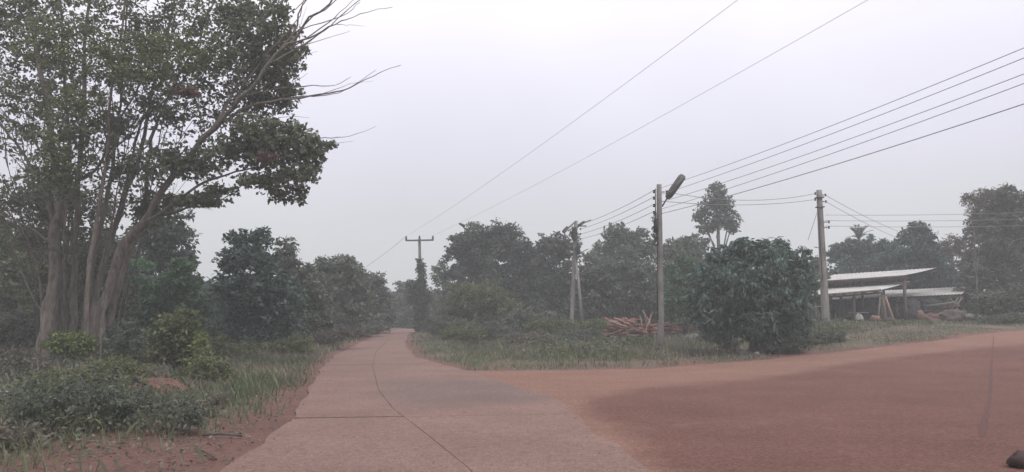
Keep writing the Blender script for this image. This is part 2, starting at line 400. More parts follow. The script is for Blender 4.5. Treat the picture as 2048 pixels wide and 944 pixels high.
# ------------------------------------------------------------------ foliage tools
def leaf_quads(b, C, L, W, tint, up=.35, droop=0., r=rng):
    n = len(C)
    if n == 0: return
    D = r.normal(size=(n, 3)); D[:, 2] = D[:, 2] * .7 - droop; D /= np.linalg.norm(D, axis=1)[:, None]
    U = r.normal(size=(n, 3)); U[:, 2] += up * 3
    Wv = np.cross(D, U); Wv /= np.linalg.norm(Wv, axis=1)[:, None] + 1e-9
    Nn = np.cross(Wv, D)
    ln = L * r.uniform(.6, 1.3, n)[:, None]; wn = W * r.uniform(.6, 1.25, n)[:, None]
    a = C; tip = C + D * ln; md = C + D * ln * .45 + Nn * ln * .1
    V = np.stack([a, md + Wv * wn * .5, tip, md - Wv * wn * .5], 1).reshape(-1, 3)
    q = np.arange(n * 4).reshape(-1, 4); b.add(V, q, np.repeat(tint, 4))
def blob_leaves(b, c, rad, L, W, dens=1.0, clump=.45, fill=.25, gap=.0, droop=.2, up=.35, tb=0., r=rng):
    """clumps of leaves over (and inside) an ellipsoid c, rad"""
    c = np.array(list(c)); rad = np.array(rad); rm = float((rad[0] * rad[1] * rad[2]) ** (1 / 3))
    area = 4 * math.pi * rm * rm; cl = clump * min(1.2, max(.5, rm / 1.2)) * .82
    nc = max(5, int(area / (cl * cl * 1.9)))
    d = r.normal(size=(nc, 3)); d /= np.linalg.norm(d, axis=1)[:, None]
    sh = np.where(r.random(nc) < fill, r.uniform(.15, .72, nc), r.uniform(.74, 1.2, nc))
    P = c + d * rad * sh[:, None]
    if gap > 0: P = P[r.random(nc) > gap]
    nc = len(P); per = max(3, int(dens * 1.9 * math.pi * cl * cl * 1.3 / (.5 * L * W)))
    per = min(per, 900)
    cnt = (per * r.uniform(.45, 1.35, nc)).astype(int) + 2
    idx = np.repeat(np.arange(nc), cnt); n = len(idx)
    cr = cl * r.uniform(.55, 1.35, nc)
    g = r.normal(size=(n, 3)); g /= np.linalg.norm(g, axis=1)[:, None]; g *= (r.random(n) ** .4)[:, None]
    g[:, 2] = np.where(g[:, 2] < 0, g[:, 2] * .45, g[:, 2] * .75)
    C = P[idx] + g * cr[idx][:, None]
    ct = r.normal(0, .17, nc)
    tint = np.clip(.45 + tb + ct[idx] + r.normal(0, .22, n), 0, 1)
    leaf_quads(b, C, L, W, tint, up, droop, r)
    return P
TOT = [0]
def branch(b, a, e, r0, r1, sag=.0, n=6, wob=.06, k=5):
    a = np.array(list(a), float); e = np.array(list(e), float); L = np.linalg.norm(e - a)
    t = np.linspace(0, 1, n)[:, None]; P = a + (e - a) * t
    P[:, 2] += (np.sin(t[:, 0] * math.pi) * sag * L)
    w_ = rng.normal(0, wob * L / n * 1.5, (n, 3)); w_[0] = 0; w_[-1] = 0; P += w_
    b.tube(P, np.linspace(r0, r1, n), k, cap=False); return P
def plant(name, label, cat, px, Y, blobs, leaf='grey', L=.3, W=.16, dens=1., clump=.5, gap=0., trunk=None, group=None,
          droop=.2, up=.35, tb=0., fill=.25, deep=1.0, twigs=.5, fk=.35):
    """blobs: (px, py, rx, ry[, dY]) measured in the photograph at distance Y"""
    x0 = at(px, 632, Y).x; base = Vector((x0, Y, float(gz(x0, Y)) - .05))
    o = thing(name, base, label, cat, group)
    tot_r = max(bl[2] for bl in blobs) * Y / F
    b = Buf(); tb_ = Buf(); tips = []
    for bl in blobs:
        dY = bl[4] if len(bl) > 4 else rng.uniform(-.35, .35) * tot_r
        c = at(bl[0], bl[1], Y + dY); rx = bl[2] * (Y + dY) / F; rz = bl[3] * (Y + dY) / F
        ry = deep * max(rx, rz * .7)
        c.z = max(c.z, float(gz(c.x, c.y)) + rz * .55)
        P = blob_leaves(b, c, (rx, ry, rz), L, W, dens, clump, fill, gap, droop, up, tb)
        tips.append((c, P))
    TOT[0] += b.n // 2
    b.build('crown', LM[leaf], o)
    hgt = max(t[0].z for t in tips) - base.z
    tr = trunk or max(.04, hgt * .022)
    low = min(tips, key=lambda t: t[0].z)[0]
    fork = base + Vector((0, 0, hgt * fk)); fork.x += (np.mean([t[0].x for t in tips]) - base.x) * .35
    n = 5; Pt = [base.lerp(fork, i / (n - 1)) + Vector((rng.normal(0, .02) * hgt * .3 if i else 0, 0, 0)) for i in range(n)]
    tb_.tube(Pt, np.linspace(tr * 1.25, tr * .85, n), 7, cap=False)
    for c, P in tips:
        e = c if c.z > fork.z else c
        branch(tb_, fork if c.z > fork.z else Pt[2], e, tr * .6, tr * .25, .04)
        m = max(2, int(len(P) * twigs * .35))
        for p in P[rng.choice(len(P), min(m, 26), replace=False)]:
            branch(tb_, e, p, tr * .22, tr * .06, .03, 4, .1, 4)
    tb_.build('trunk', M_bark, o, smooth=True)
    return o

# ------------------------------------------------------------------ the big tree on the left
def big_tree():
    Y0 = 25.0
    base = at(120, 632, Y0); base.z = float(gz(base.x, base.y)) - .1
    o = thing('spreading_tree', base, 'huge many stemmed tree with sparse leafy crown and bare branches reaching over the road', 'tree')
    W_ = Buf(); B = Buf(); TW = Buf()
    def limb(pts, r0, r1, k=8, buf=None, smoothn=4):
        P = [np.array(list(at(p[0], p[1], Y0 + (p[2] if len(p) > 2 else 0)))) for p in pts]
        if pts[0][1] > 640: P[0][2] = float(gz(P[0][0], P[0][1])) - .1
        # catmull-rom
        Q = [P[0]] + P + [P[-1]]; out_ = []
        for i in range(1, len(Q) - 2):
            for s in range(smoothn):
                t = s / smoothn; a, b_, c, d = Q[i - 1], Q[i], Q[i + 1], Q[i + 2]
                out_.append(.5 * (2 * b_ + (c - a) * t + (2 * a - 5 * b_ + 4 * c - d) * t * t + (3 * b_ - a - 3 * c + d) * t ** 3))
        out_.append(P[-1]); out_ = np.array(out_)
        n = len(out_); out_[1:-1] += rng.normal(0, r0 * .16 + .006, (n - 2, 3))
        (buf or W_).tube(out_, (r1 + (r0 - r1) * (1 - np.linspace(0, 1, n)) ** 1.5) * rng.uniform(.86, 1.14, n), k, cap=False); return out_
    limbs = []
    main = [
        ([(82, 735, -.6), (98, 620, -.5), (112, 500, -.3), (118, 400), (105, 280), (80, 140), (60, 20), (40, -120)], .30, .06),
        ([(142, 700, .4), (147, 600, .4), (150, 480, .3), (158, 360), (165, 220), (170, 80), (185, -60), (190, -160)], .17, .05),
        ([(190, 705, -.2), (205, 620, -.3), (235, 520, -.5), (280, 450, -.8), (350, 350, -1.2), (430, 255, -1.6), (500, 180, -2), (570, 90, -2.2), (640, 20, -2.4), (700, -40, -2.6)], .26, .03),
        ([(175, 705, .6), (190, 600, .7), (222, 480, .8), (255, 380, 1.), (285, 290, 1.2), (300, 200, 1.2), (330, 100, 1.4), (350, -20, 1.5), (360, -130, 1.5)], .17, .04),
        ([(160, 705, 1), (180, 560, 1.2), (205, 440, 1.5), (225, 330, 1.7), (240, 210, 2), (250, 90, 2.2), (255, -80, 2.4)], .14, .04),
        ([(110, 720, .6), (118, 600, .8), (112, 480, 1), (85, 380, 1.2), (50, 310, 1.2), (10, 260, 1.3), (-50, 180, 1.4)], .14, .04),
        ([(125, 715, 1.4), (130, 560, 1.6), (128, 420, 1.8), (138, 300, 2), (130, 170, 2), (120, 20, 2), (110, -100, 2)], .12, .04),
        ([(100, 725, 1.0), (92, 640, 1.2), (76, 540, 1.4), (50, 470, 1.5), (15, 420, 1.5), (-40, 370, 1.5)], .09, .03),
        ([(165, 700, -1.2), (178, 560, -1.4), (196, 420, -1.6), (215, 300, -1.8), (222, 180, -2), (240, 60, -2), (260, -60, -2)], .11, .035),
        ([(205, 690, .2), (228, 600, .2), (262, 500, .3), (290, 430, .5), (296, 330, .6), (320, 230, .8), (370, 130, 1), (420, 30, 1), (440, -60, 1)], .15, .035),
    ]
    for p, a, c in main: limbs.append(limb(p, a * .8, c * .8))
    sec = [
        ([(350, 350, -1.2), (400, 325, -1.4), (450, 290, -1.6), (520, 270, -1.8), (600, 280, -2), (645, 290, -2)], .07, .02),
        ([(280, 450, -.8), (330, 420, -1), (400, 370, -1.2), (470, 345, -1.5), (540, 330, -1.6), (600, 325, -1.8)], .06, .015),
        ([(290, 430, .5), (350, 425, .5), (405, 403, .5), (440, 400, .5), (480, 380, .5)], .05, .012),
        ([(222, 480, .8), (260, 340, .8), (285, 245, .9), (340, 190, .9), (400, 120, 1)], .06, .02),
        ([(430, 255, -1.6), (500, 212, -1.8), (560, 200, -2), (640, 190, -2.2), (700, 175, -2.3), (760, 145, -2.4), (802, 130, -2.5)], .05, .007),
        ([(500, 212, -1.8), (580, 195, -1), (640, 192, -.8), (690, 180, -.8), (752, 140, -.7)], .03, .006),
        ([(460, 200, -1.8), (540, 180, -1.8), (610, 173, -1.8), (670, 170, -1.8), (702, 154, -1.8)], .03, .006),
        ([(570, 90, -2.2), (620, 75, -2.2), (670, 48, -2.3), (720, 28, -2.4), (785, 14, -2.5)], .035, .006),
        ([(540, 125, -2.2), (600, 95, -2.2), (650, 60, -2.2), (700, 15, -2.3), (740, -15, -2.4)], .035, .008),
        ([(560, 100, -2), (590, 60, -2), (600, 20, -2), (620, -10, -2), (660, -60, -2)], .04, .01),
        ([(520, 150, -1.5), (550, 80, -1.5), (545, 20, -1.5), (560, -40, -1.5)], .04, .01),
        ([(600, 280, -2), (650, 276, -2), (700, 272, -2), (752, 252, -2)], .02, .005),
        ([(610, 290, -1.8), (660, 288, -1.8), (708, 282, -1.8)], .012, .004),
        ([(430, 250, -1.6), (470, 180, -1.2), (520, 110, -1), (600, 60, -1), (680, 35, -1), (720, 5, -1)], .05, .008),
        ([(520, 265, -1.8), (560, 235, -1.8), (620, 236, -1.8)], .015, .004),
        ([(670, 48, -2.3), (700, 50, -2.3), (730, 52, -2.3)], .010, .003),
        ([(640, 190, -2.2), (700, 168, -2.2), (748, 162, -2.2)], .010, .003),
        ([(470, 200, -1.5), (520, 125, -1.6), (570, 70, -1.7), (600, 30, -1.8), (612, -30, -1.8)], .04, .008),
        ([(480, 165, -1), (560, 108, -1.1), (640, 58, -1.2), (690, 15, -1.2), (716, -10, -1.2)], .035, .006),
        ([(450, 130, -1), (500, 80, -1), (560, 40, -1), (600, 10, -1), (630, -20, -1)], .035, .008),
        ([(600, 92, -2.2), (650, 78, -2.2), (700, 62, -2.3)], .014, .004),
        ([(430, 90, 0), (470, 50, 0), (490, 10, 0), (500, -40, 0)], .03, .008),
        ([(158, 360), (200, 330), (240, 240), (290, 150), (330, 60)], .05, .02),
        ([(112, 480, 1), (70, 430, 1), (30, 400, 1), (-20, 390, 1)], .04, .015),
        ([(118, 400), (80, 300), (20, 240), (-30, 230)], .05, .02),
        ([(118, 500, -.4), (60, 455, -.6), (0, 430, -.8), (-40, 425, -.8)], .04, .015),
        ([(92, 640, 1.2), (50, 560, 1.4), (20, 470, 1.6), (-10, 380, 1.8)], .05, .015),
        ([(190, 380, 0), (230, 350, 0), (265, 315, 0), (300, 290, 0)], .03, .01),
        ([(222, 300, 1), (250, 280, 1), (290, 235, 1), (330, 215, 1)], .03, .01),
    ]
    for p, a, c in sec: limbs.append(limb(p, a, c, 6))
    # many thin upright stems in the thicket around the trunks
    for i in range(13):
        x0 = rng.uniform(50, 240); d0 = rng.uniform(-2, 2.5); lean = (x0 - 140) * rng.uniform(.5, 1.5) + rng.normal(0, 25)
        top = rng.uniform(120, 380)
        P = [(x0, 700, d0)]
        for k in range(1, 6):
            u = k / 5; P.append((x0 + lean * u ** 1.5 + rng.normal(0, 6), 700 - (700 - top) * u, d0 * (1 + u * .8)))
        limbs.append(limb(P, rng.uniform(.02, .05), .010, 5, TW))
    # side shoots
    for Lb in limbs[:4] + limbs[5:10] + limbs[32:60]:
        n = len(Lb)
        for k in range(5):
            i = int(rng.integers(int(n * .35), n - 2)) if n > 8 else int(rng.integers(0, n - 1))
            p = Lb[i]; d = Lb[min(i + 2, n - 1)] - Lb[max(i - 2, 0)]; d /= np.linalg.norm(d) + 1e-9
            dd = d + rng.normal(0, .55, 3); dd /= np.linalg.norm(dd)
            e = p + dd * rng.uniform(.9, 2.6); e[2] += .2
            Q = branch(TW, p, e, .022, .006, .03, 6, .08, 4)
            for m in range(2):
                qd = dd + rng.normal(0, .5, 3); branch(TW, Q[3], Q[3] + qd * rng.uniform(.4, 1.0), .009, .004, 0, 4, .1, 4)
    # fan of fine bare twigs at the top right
    for i in range(24):
        a = at(rng.uniform(480, 590), rng.uniform(60, 210), Y0 + rng.uniform(-2.4, -.8)); ang = R(rng.uniform(15, 75))
        Lg = rng.uniform(.4, 1.2); e = a + Vector((math.cos(ang) * Lg, rng.normal(0, .4), math.sin(ang) * Lg))
        branch(TW, a, e, .009, .003, -.03, 6, .06, 4)
    # leaf masses: dense crown
    dense = [(0, 30, 80, 80), (70, 120, 90, 60), (60, 20, 110, 90), (180, 60, 110, 80), (300, 60, 110, 80), (400, 50, 70, 65), (130, 190, 110, 60), (240, 150, 100, 55), (330, 140, 70, 45),
             (430, 130, 50, 50), (60, -90, 130, 80), (220, -80, 140, 90), (360, -70, 110, 70), (380, 190, 50, 35), (30, 200, 60, 50)]
    for bl in dense:
        dY = rng.uniform(-1.6, 1.6); c = at(bl[0], bl[1], Y0 + dY); s = Y0 / F
        blob_leaves(B, c, (bl[2] * s, max(bl[2], bl[3]) * s * 1.1, bl[3] * s), .13, .085, .22, .30, .45, .46, .25, .3, .1)
    mid = [(350, 235, 60, 32), (440, 235, 55, 45), (480, 180, 50, 45), (50, 270, 70, 50), (160, 270, 70, 50), (460, 110, 40, 60), (470, 60, 35, 50), (455, 15, 40, 40), (300, 210, 45, 30)]
    for bl in mid:
        c = at(bl[0], bl[1], Y0 + rng.uniform(-1.8, .5)); s = Y0 / F
        blob_leaves(B, c, (bl[2] * s, bl[2] * s * 1.1, bl[3] * s), .14, .09, .18, .22, .4, .52, .25, .3, .06)
    lobe = [(575, 260, 35, 20), (635, 300, 22, 25), (560, 385, 30, 14), (620, 340, 22, 22), (545, 275, 50, 30), (610, 295, 38, 32), (520, 300, 50, 30), (585, 350, 42, 22), (455, 300, 50, 28), (600, 385, 18, 16), (560, 310, 55, 30), (500, 255, 40, 25), (500, 360, 35, 12), (540, 360, 25, 16)]
    for bl in lobe:
        c = at(bl[0], bl[1], Y0 - 1.8 + rng.uniform(-.5, .5)); s = Y0 / F
        blob_leaves(B, c, (bl[2] * s, bl[2] * s * 1.0, bl[3] * s), .14, .105, .15, .17, .5, .58, .5, .1, .04)
    sp = [(400, 400, 50, 12), (360, 400, 50, 12), (440, 380, 35, 10), (250, 340, 70, 50), (330, 320, 50, 40), (200, 420, 60, 50), (30, 400, 60, 60), (60, 480, 70, 50), (400, 330, 50, 30),
          (180, 520, 60, 60), (540, 150, 55, 45), (580, 100, 35, 45), (540, 60, 45, 50), (570, 190, 30, 35), (500, 20, 35, 35), (560, 120, 40, 40), (500, 100, 40, 60), (520, 200, 50, 40), (120, 350, 60, 50), (560, 20, 25, 20), (230, 250, 40, 40), (300, 420, 40, 40), (90, 430, 50, 50), (150, 470, 60, 50), (200, 520, 50, 40), (110, 560, 60, 50), (170, 600, 70, 40), (80, 380, 50, 40), (140, 400, 40, 40), (240, 600, 40, 50), (660, 290, 14, 8)]
    for bl in sp:
        c = at(bl[0], bl[1], Y0 + (rng.uniform(-1.8, 1.) if bl[1] < 360 or bl[0] > 250 else rng.uniform(2., 3.6))); s = Y0 / F
        blob_leaves(B, c, (bl[2] * s, bl[2] * s, bl[3] * s), .14, .10, .115, .17, .5, .5, .5, .1, .02)
    W_.build('trunk', M_bark, o, smooth=True)
    TW.build('twigs', M_twig, o)['kind'] = 'stuff'
    B.build('crown', LM['tree'], o); TOT[0] += B.n // 2
    # mossy yellow-green and reddish sprays
    Yb = Buf()
    for bl in [(110, 90, 80, 40), (230, 110, 90, 40), (350, 90, 70, 35), (150, 210, 60, 35), (400, 130, 40, 25), (300, 150, 60, 25), (130, 300, 40, 60)]:
        c = at(bl[0], bl[1], Y0 - 2.3); s = Y0 / F
        blob_leaves(Yb, c, (bl[2] * s, .9, bl[3] * s), .13, .085, .26, .26, .4, .40, .25, .3, .1)
    Yb.build('olive_foliage', LM['olive'], o)
    Rb = Buf()
    for bl in [(375, 185, 22, 6), (535, 315, 18, 8)]:
        c = at(bl[0], bl[1], Y0 - 2.9); s = Y0 / F
        blob_leaves(Rb, c, (bl[2] * s, .3, bl[3] * s), .14, .09, .35, .16, .3, .2)
    Rb.build('reddish_leaves', LM['red'], o)
big_tree()

# ------------------------------------------------------------------ trees and bushes, left side
gL = 'roadside trees and bushes left of the road'
plant('leafy_tree', 'dark tall tree with rounded top just right of the big leaning trunk', 'tree', 335, 39, [(335, 455, 40, 40), (350, 520, 32, 50), (305, 500, 45, 55), (370, 560, 22, 22), (310, 590, 60, 60), (345, 630, 45, 50)], 'dark', .26, .15, .9, .5)
plant('leafy_bush', 'brighter green bushy tree in front of the dark tall tree', 'bush', 330, 33, [(365, 560, 35, 35), (330, 610, 50, 50), (270, 580, 45, 50), (250, 640, 50, 60), (380, 620, 30, 40), (320, 680, 60, 40)], 'green', .22, .13, .75, .42, tb=-.05)
plant('leafy_bush', 'olive tree at the far left edge behind the big tree', 'tree', 10, 36, [(20, 530, 55, 60), (-50, 500, 70, 80), (60, 580, 50, 50), (10, 620, 70, 60)], 'olive', .24, .14, .7, .45, gap=.15)
plant('thicket', 'dim grey thicket seen through the stems of the big tree', 'bush', 160, 41, [(110, 560, 60, 60), (180, 560, 60, 70), (150, 630, 80, 60), (230, 620, 60, 60), (80, 620, 60, 60), (60, 500, 50, 40), (215, 500, 40, 40)], 'dark', .28, .16, .75, .5, gap=.1)
plant('twiggy_shrub', 'grey twiggy shrub at left edge below the olive tree', 'bush', 20, 27.5, [(15, 665, 50, 38), (60, 680, 35, 35), (-40, 660, 60, 45)], 'grey', .18, .08, .4, .3, gap=.2, twigs=2)
plant('low_shrub', 'low yellow green shrub between the first two trunks of the big tree', 'bush', 140, 23.4, [(125, 685, 32, 18), (160, 692, 30, 20)], 'yellow', .14, .07, .6, .22, twigs=1, tb=-.12)
plant('low_shrub', 'dark brushwood at the foot of the big tree right side', 'bush', 235, 25.5, [(235, 690, 40, 35), (270, 700, 40, 28), (200, 700, 30, 28)], 'dark', .16, .08, .55, .3, twigs=2)
plant('leafy_plant', 'olive bush with yellow leaf tips standing on the left verge', 'bush', 355, 20.5, [(355, 660, 42, 38), (385, 690, 28, 38), (335, 705, 38, 35), (365, 735, 35, 30)], 'olive', .14, .08, .55, .26, twigs=1, tb=-.12)
plant('leafy_plant', 'small sprig of yellow leaves on the verge bush', 'plant', 400, 19.8, [(400, 690, 10, 22), (392, 730, 12, 16)], 'yellow', .13, .08, .35, .15, gap=.2, twigs=1)
plant('leafy_tree', 'low dark green tree filling the gap between tall tree and roadside bush', 'tree', 405, 44, [(410, 590, 30, 28), (400, 640, 40, 50), (430, 600, 30, 30)], 'teal', .26, .15, .9, .45)
plant('roadside_tree', 'nearest roadside bush tree with tufted top left of the road', 'tree', 505, 32,
      [(478, 480, 22, 16), (520, 478, 20, 18), (462, 520, 24, 22), (498, 515, 32, 24), (535, 520, 22, 30), (470, 570, 38, 34), (520, 580, 55, 45), (570, 600, 36, 38), (500, 640, 62, 50), (555, 655, 45, 38), (470, 670, 40, 38), (525, 690, 48, 26)], 'teal', .21, .12, .75, .4, gap=.08, tb=-.08)
plant('roadside_tree', 'grey green tree behind the nearest roadside bush', 'tree', 590, 39, [(570, 520, 22, 38), (595, 560, 32, 32), (620, 600, 40, 38), (590, 625, 45, 40), (625, 645, 36, 28)], 'grey', .24, .14, .85, .42)
plant('roadside_tree', 'rounded grey tree with palm like tuft in the left tree row', 'tree', 670, 48, [(635, 555, 30, 32), (665, 540, 26, 26), (698, 545, 24, 28), (655, 590, 44, 38), (705, 590, 34, 40), (680, 630, 52, 32)], 'grey', .27, .15, .9, .45)
plant('roadside_tree', 'smaller grey tree farther along the left side of the road', 'tree', 742, 58, [(722, 565, 22, 22), (752, 575, 22, 24), (735, 605, 38, 32), (770, 610, 22, 24), (750, 640, 40, 22)], 'grey', .3, .17, .9, .5)
plant('roadside_tree', 'last dark tree where the road bends out of sight', 'tree', 803, 84, [(803, 585, 12, 20), (798, 620, 26, 30), (820, 630, 22, 26), (780, 640, 24, 20)], 'dark', .34, .2, .9, .55)
plant('roadside_tree', 'dim tree behind the vine covered utility pole', 'tree', 835, 80, [(828, 590, 18, 24), (850, 620, 22, 34), (868, 630, 26, 30), (822, 640, 20, 20)], 'dark', .34, .2, .9, .55)
plant('low_shrub', 'low scrub at the foot of the left tree row', 'bush', 640, 41, [(610, 668, 30, 14), (650, 665, 30, 14)], 'grey', .2, .1, .6, .3)
plant('low_shrub', 'low scrub edging the far left roadside', 'bush', 700, 52, [(690, 658, 34, 13), (740, 655, 30, 10)], 'grey', .24, .12, .6, .3)
plant('roadside_tree', 'slim treetop poking above the grey left row', 'tree', 688, 56, [(688, 520, 10, 10), (700, 535, 14, 14)], 'dark', .3, .12, .5, .35)
plant('twiggy_shrub', 'tall grey scrub just right of the thin stake', 'bush', 262, 21.5, [(240, 700, 34, 34), (285, 705, 36, 38), (262, 670, 26, 26)], 'grey', .13, .05, .4, .28, gap=.2, twigs=2.5)
plant('twiggy_shrub', 'tangled scrub between the yellow tipped bush and the nearest roadside bush', 'bush', 430, 26, [(420, 690, 30, 34), (450, 705, 26, 22)], 'olive', .14, .06, .45, .28, gap=.15, twigs=2.5)
plant('twiggy_shrub', 'straggly dry scrub left of the big tree foot', 'bush', 50, 21, [(30, 720, 40, 26), (75, 735, 30, 20)], 'dry', .12, .04, .4, .26, gap=.2, twigs=3, tb=-.2)
plant('roadside_scrub', 'light tangled scrub on the left verge below the nearest roadside bush', 'bush', 545, 29, [(490, 716, 40, 20), (545, 706, 38, 20), (595, 692, 30, 18)], 'olive', .13, .045, .4, .24, gap=.2, twigs=2.5)
plant('roadside_scrub', 'long low scrub along the road edge toward the bend', 'bush', 650, 38, [(620, 680, 28, 13), (660, 672, 30, 12), (700, 664, 26, 10)], 'dry', .14, .05, .4, .26, gap=.15, twigs=2, tb=-.25)
plant('roadside_scrub', 'light green shrub right of the red earth mound', 'bush', 425, 17.5, [(405, 735, 34, 32), (440, 750, 30, 24), (380, 760, 28, 24)], 'olive', .10, .04, .35, .22, gap=.25, twigs=2.5)
# ------------------------------------------------------------------ right side
plant('open_tree', 'thin crowned tree to the right of the vine covered pole', 'tree', 888, 66, [(880, 545, 16, 20), (895, 575, 24, 26), (885, 615, 32, 32), (905, 640, 34, 24)], 'grey', .28, .16, .6, .45, gap=.25)
plant('broad_tree', 'broad dark domed tree across the road behind the verge', 'tree', 975, 59, [(925, 490, 28, 28), (960, 480, 32, 30), (1000, 475, 32, 26), (1035, 500, 24, 36), (930, 540, 38, 40), (985, 540, 50, 48), (1035, 560, 34, 44), (960, 600, 60, 44)], 'dark', .27, .16, .85, .48)
plant('leafy_bush', 'olive bush with upright shoots in front of the domed tree', 'bush', 955, 50, [(935, 600, 38, 34), (985, 605, 42, 36), (910, 635, 36, 26), (1020, 635, 42, 30), (965, 645, 50, 24)], 'olive', .22, .12, .65, .38, tb=-.12, gap=.08)
plant('broad_tree', 'dark tree left of the leaning streetlight pole', 'tree', 1100, 58, [(1085, 500, 24, 26), (1120, 495, 28, 26), (1070, 540, 30, 36), (1112, 545, 36, 40), (1085, 595, 48, 42), (1130, 600, 36, 44)], 'dark', .27, .16, .85, .48)
plant('leafy_bush', 'low tangled bush before the pole with the slanted brace', 'bush', 1080, 46, [(1050, 640, 34, 22), (1095, 645, 30, 20), (1010, 660, 30, 16)], 'grey', .2, .11, .6, .32)
plant('broad_tree', 'wide layered dark bushes between the two poles', 'tree', 1220, 53, [(1180, 560, 28, 28), (1225, 550, 40, 26), (1275, 555, 36, 32), (1190, 600, 42, 34), (1245, 600, 46, 34), (1295, 600, 28, 36), (1215, 630, 50, 22)], 'dark', .26, .15, .9, .42)
plant('tall_tree', 'paler tree with tufted top rising behind the layered bushes', 'tree', 1252, 64, [(1232, 470, 22, 20), (1272, 475, 22, 20), (1210, 500, 20, 16), (1250, 510, 44, 26), (1295, 500, 20, 18), (1190, 530, 26, 26), (1240, 545, 50, 26)], 'grey', .29, .17, .75, .42, gap=.1)
plant('tall_tree', 'grey green tree behind the tall streetlight pole', 'tree', 1365, 62, [(1350, 500, 28, 24), (1388, 490, 26, 20), (1335, 540, 34, 36), (1385, 540, 42, 40), (1350, 590, 44, 40)], 'grey', .29, .16, .85, .46)
plant('leafy_bush', 'green bush right of the tall streetlight pole', 'bush', 1375, 47, [(1365, 540, 30, 26), (1392, 570, 30, 34), (1350, 590, 30, 34), (1372, 620, 36, 24)], 'green', .23, .13, .75, .4, tb=-.05)
plant('slender_tree', 'slender isolated tall tree with open crown against the sky', 'tree', 1440, 66, [(1432, 385, 19, 19), (1420, 408, 20, 16), (1447, 408, 18, 18), (1402, 432, 15, 13), (1458, 440, 20, 18), (1432, 440, 22, 20), (1412, 456, 18, 10), (1465, 455, 12, 12)], 'grey', .27, .16, .58, .38, gap=.2, trunk=.15, twigs=.8, fk=.82)
plant('mango_tree', 'big rounded dense tree with drooping leaves standing near the dirt road', 'tree', 1505, 31,
      [(1420, 570, 36, 42), (1445, 525, 34, 32), (1490, 505, 36, 28), (1540, 505, 38, 26), (1585, 520, 34, 30), (1605, 565, 26, 38), (1500, 560, 62, 56, -.9), (1560, 575, 50, 56, -.6), (1400, 610, 26, 34), (1440, 620, 44, 46, -.5), (1505, 630, 60, 42, -.8), (1575, 630, 44, 38, -.2), (1455, 650, 42, 20), (1550, 655, 38, 18), (1478, 488, 14, 10), (1560, 486, 14, 10), (1612, 545, 10, 16), (1385, 590, 12, 14), (1425, 508, 12, 12)],
      'teal', .27, .09, .66, .34, droop=1.1, up=.25, trunk=.16, gap=.2, tb=.04)
plant('leafy_tree', 'grey green trees left of the palm beyond the shed', 'tree', 1700, 62, [(1680, 510, 22, 20), (1705, 500, 24, 22), (1740, 500, 28, 24), (1770, 505, 24, 22), (1690, 545, 34, 28), (1745, 545, 44, 28)], 'teal', .29, .16, .85, .46, tb=-.1)
plant('leafy_tree', 'dark green tree with knobbly top behind the shed roofs', 'tree', 1835, 59, [(1836, 462, 18, 16), (1812, 475, 14, 16), (1850, 485, 20, 22), (1815, 505, 34, 26), (1858, 520, 26, 30), (1800, 535, 48, 26), (1850, 550, 44, 26)], 'teal', .28, .16, .9, .46, tb=-.15)
plant('wispy_tree', 'wispy grey tree between the knobbly tree and the tall right tree', 'tree', 1900, 63, [(1885, 510, 20, 28), (1915, 500, 24, 26), (1900, 545, 36, 30), (1895, 575, 40, 24)], 'dry', .28, .10, .5, .42, gap=.15, tb=-.35, twigs=1.5)
plant('tall_tree', 'tall massive grey tree at the right edge', 'tree', 2010, 54, [(2008, 392, 22, 20), (1985, 420, 30, 30), (2025, 420, 30, 34), (1965, 470, 28, 40), (2010, 480, 46, 46), (2060, 450, 44, 60), (1990, 540, 54, 46), (2045, 550, 50, 50), (1945, 560, 30, 40), (2090, 520, 50, 80)], 'grey', .26, .14, .85, .45, tb=-.06)
plant('wispy_tree', 'feathery brown spray leaning left from the tall right tree', 'tree', 1955, 52, [(1945, 402, 20, 12), (1965, 388, 22, 9), (1950, 425, 16, 12), (1935, 395, 10, 8)], 'dry', .2, .07, .22, .28, gap=.3, tb=-.3, twigs=2, trunk=.05)
plant('low_shrub', 'low grey bushes under the tall tree at the right edge', 'bush', 2010, 46, [(1990, 610, 36, 20), (2030, 600, 40, 24), (2070, 600, 40, 30), (1975, 600, 24, 14)], 'grey', .2, .11, .75, .35, tb=-.05)
plant('thicket', 'dark thicket behind the open shed', 'bush', 1740, 60, [(1660, 590, 40, 40), (1720, 590, 44, 40), (1780, 590, 44, 40), (1840, 590, 44, 40), (1890, 600, 40, 34)], 'dark', .28, .16, .9, .5)
plant('thicket', 'grey scrub beside the right end of the long low roof', 'bush', 1955, 56, [(1930, 620, 34, 26), (1975, 625, 36, 24)], 'dark', .25, .14, .8, .42)
plant('thicket', 'dark bush glimpsed between the rounded tree and the right pole', 'bush', 1625, 52, [(1620, 560, 26, 44), (1635, 600, 26, 34), (1610, 620, 26, 30)], 'dark', .26, .14, .8, .42, gap=.1)
plant('thicket', 'dark backing bushes behind the heap of cut logs', 'bush', 1320, 57, [(1290, 630, 36, 26), (1345, 630, 40, 26), (1400, 640, 40, 26)], 'dark', .26, .15, .9, .42)

# a bare stick-like branch jutting left from the domed tree
bt = Buf(); a_ = at(952, 480, 57.5); e_ = at(918, 447, 57); branch(bt, a_, e_, .07, .05, .05, 6, .05, 6); branch(bt, at(930, 452, 57.1), at(919, 446, 57), .10, .05, 0, 4, .02, 5)
tag(bt.build('dead_branch', M_twig, None, origin=tuple(a_)), 'bare dead branch tip poking out left above the domed tree', 'branch')
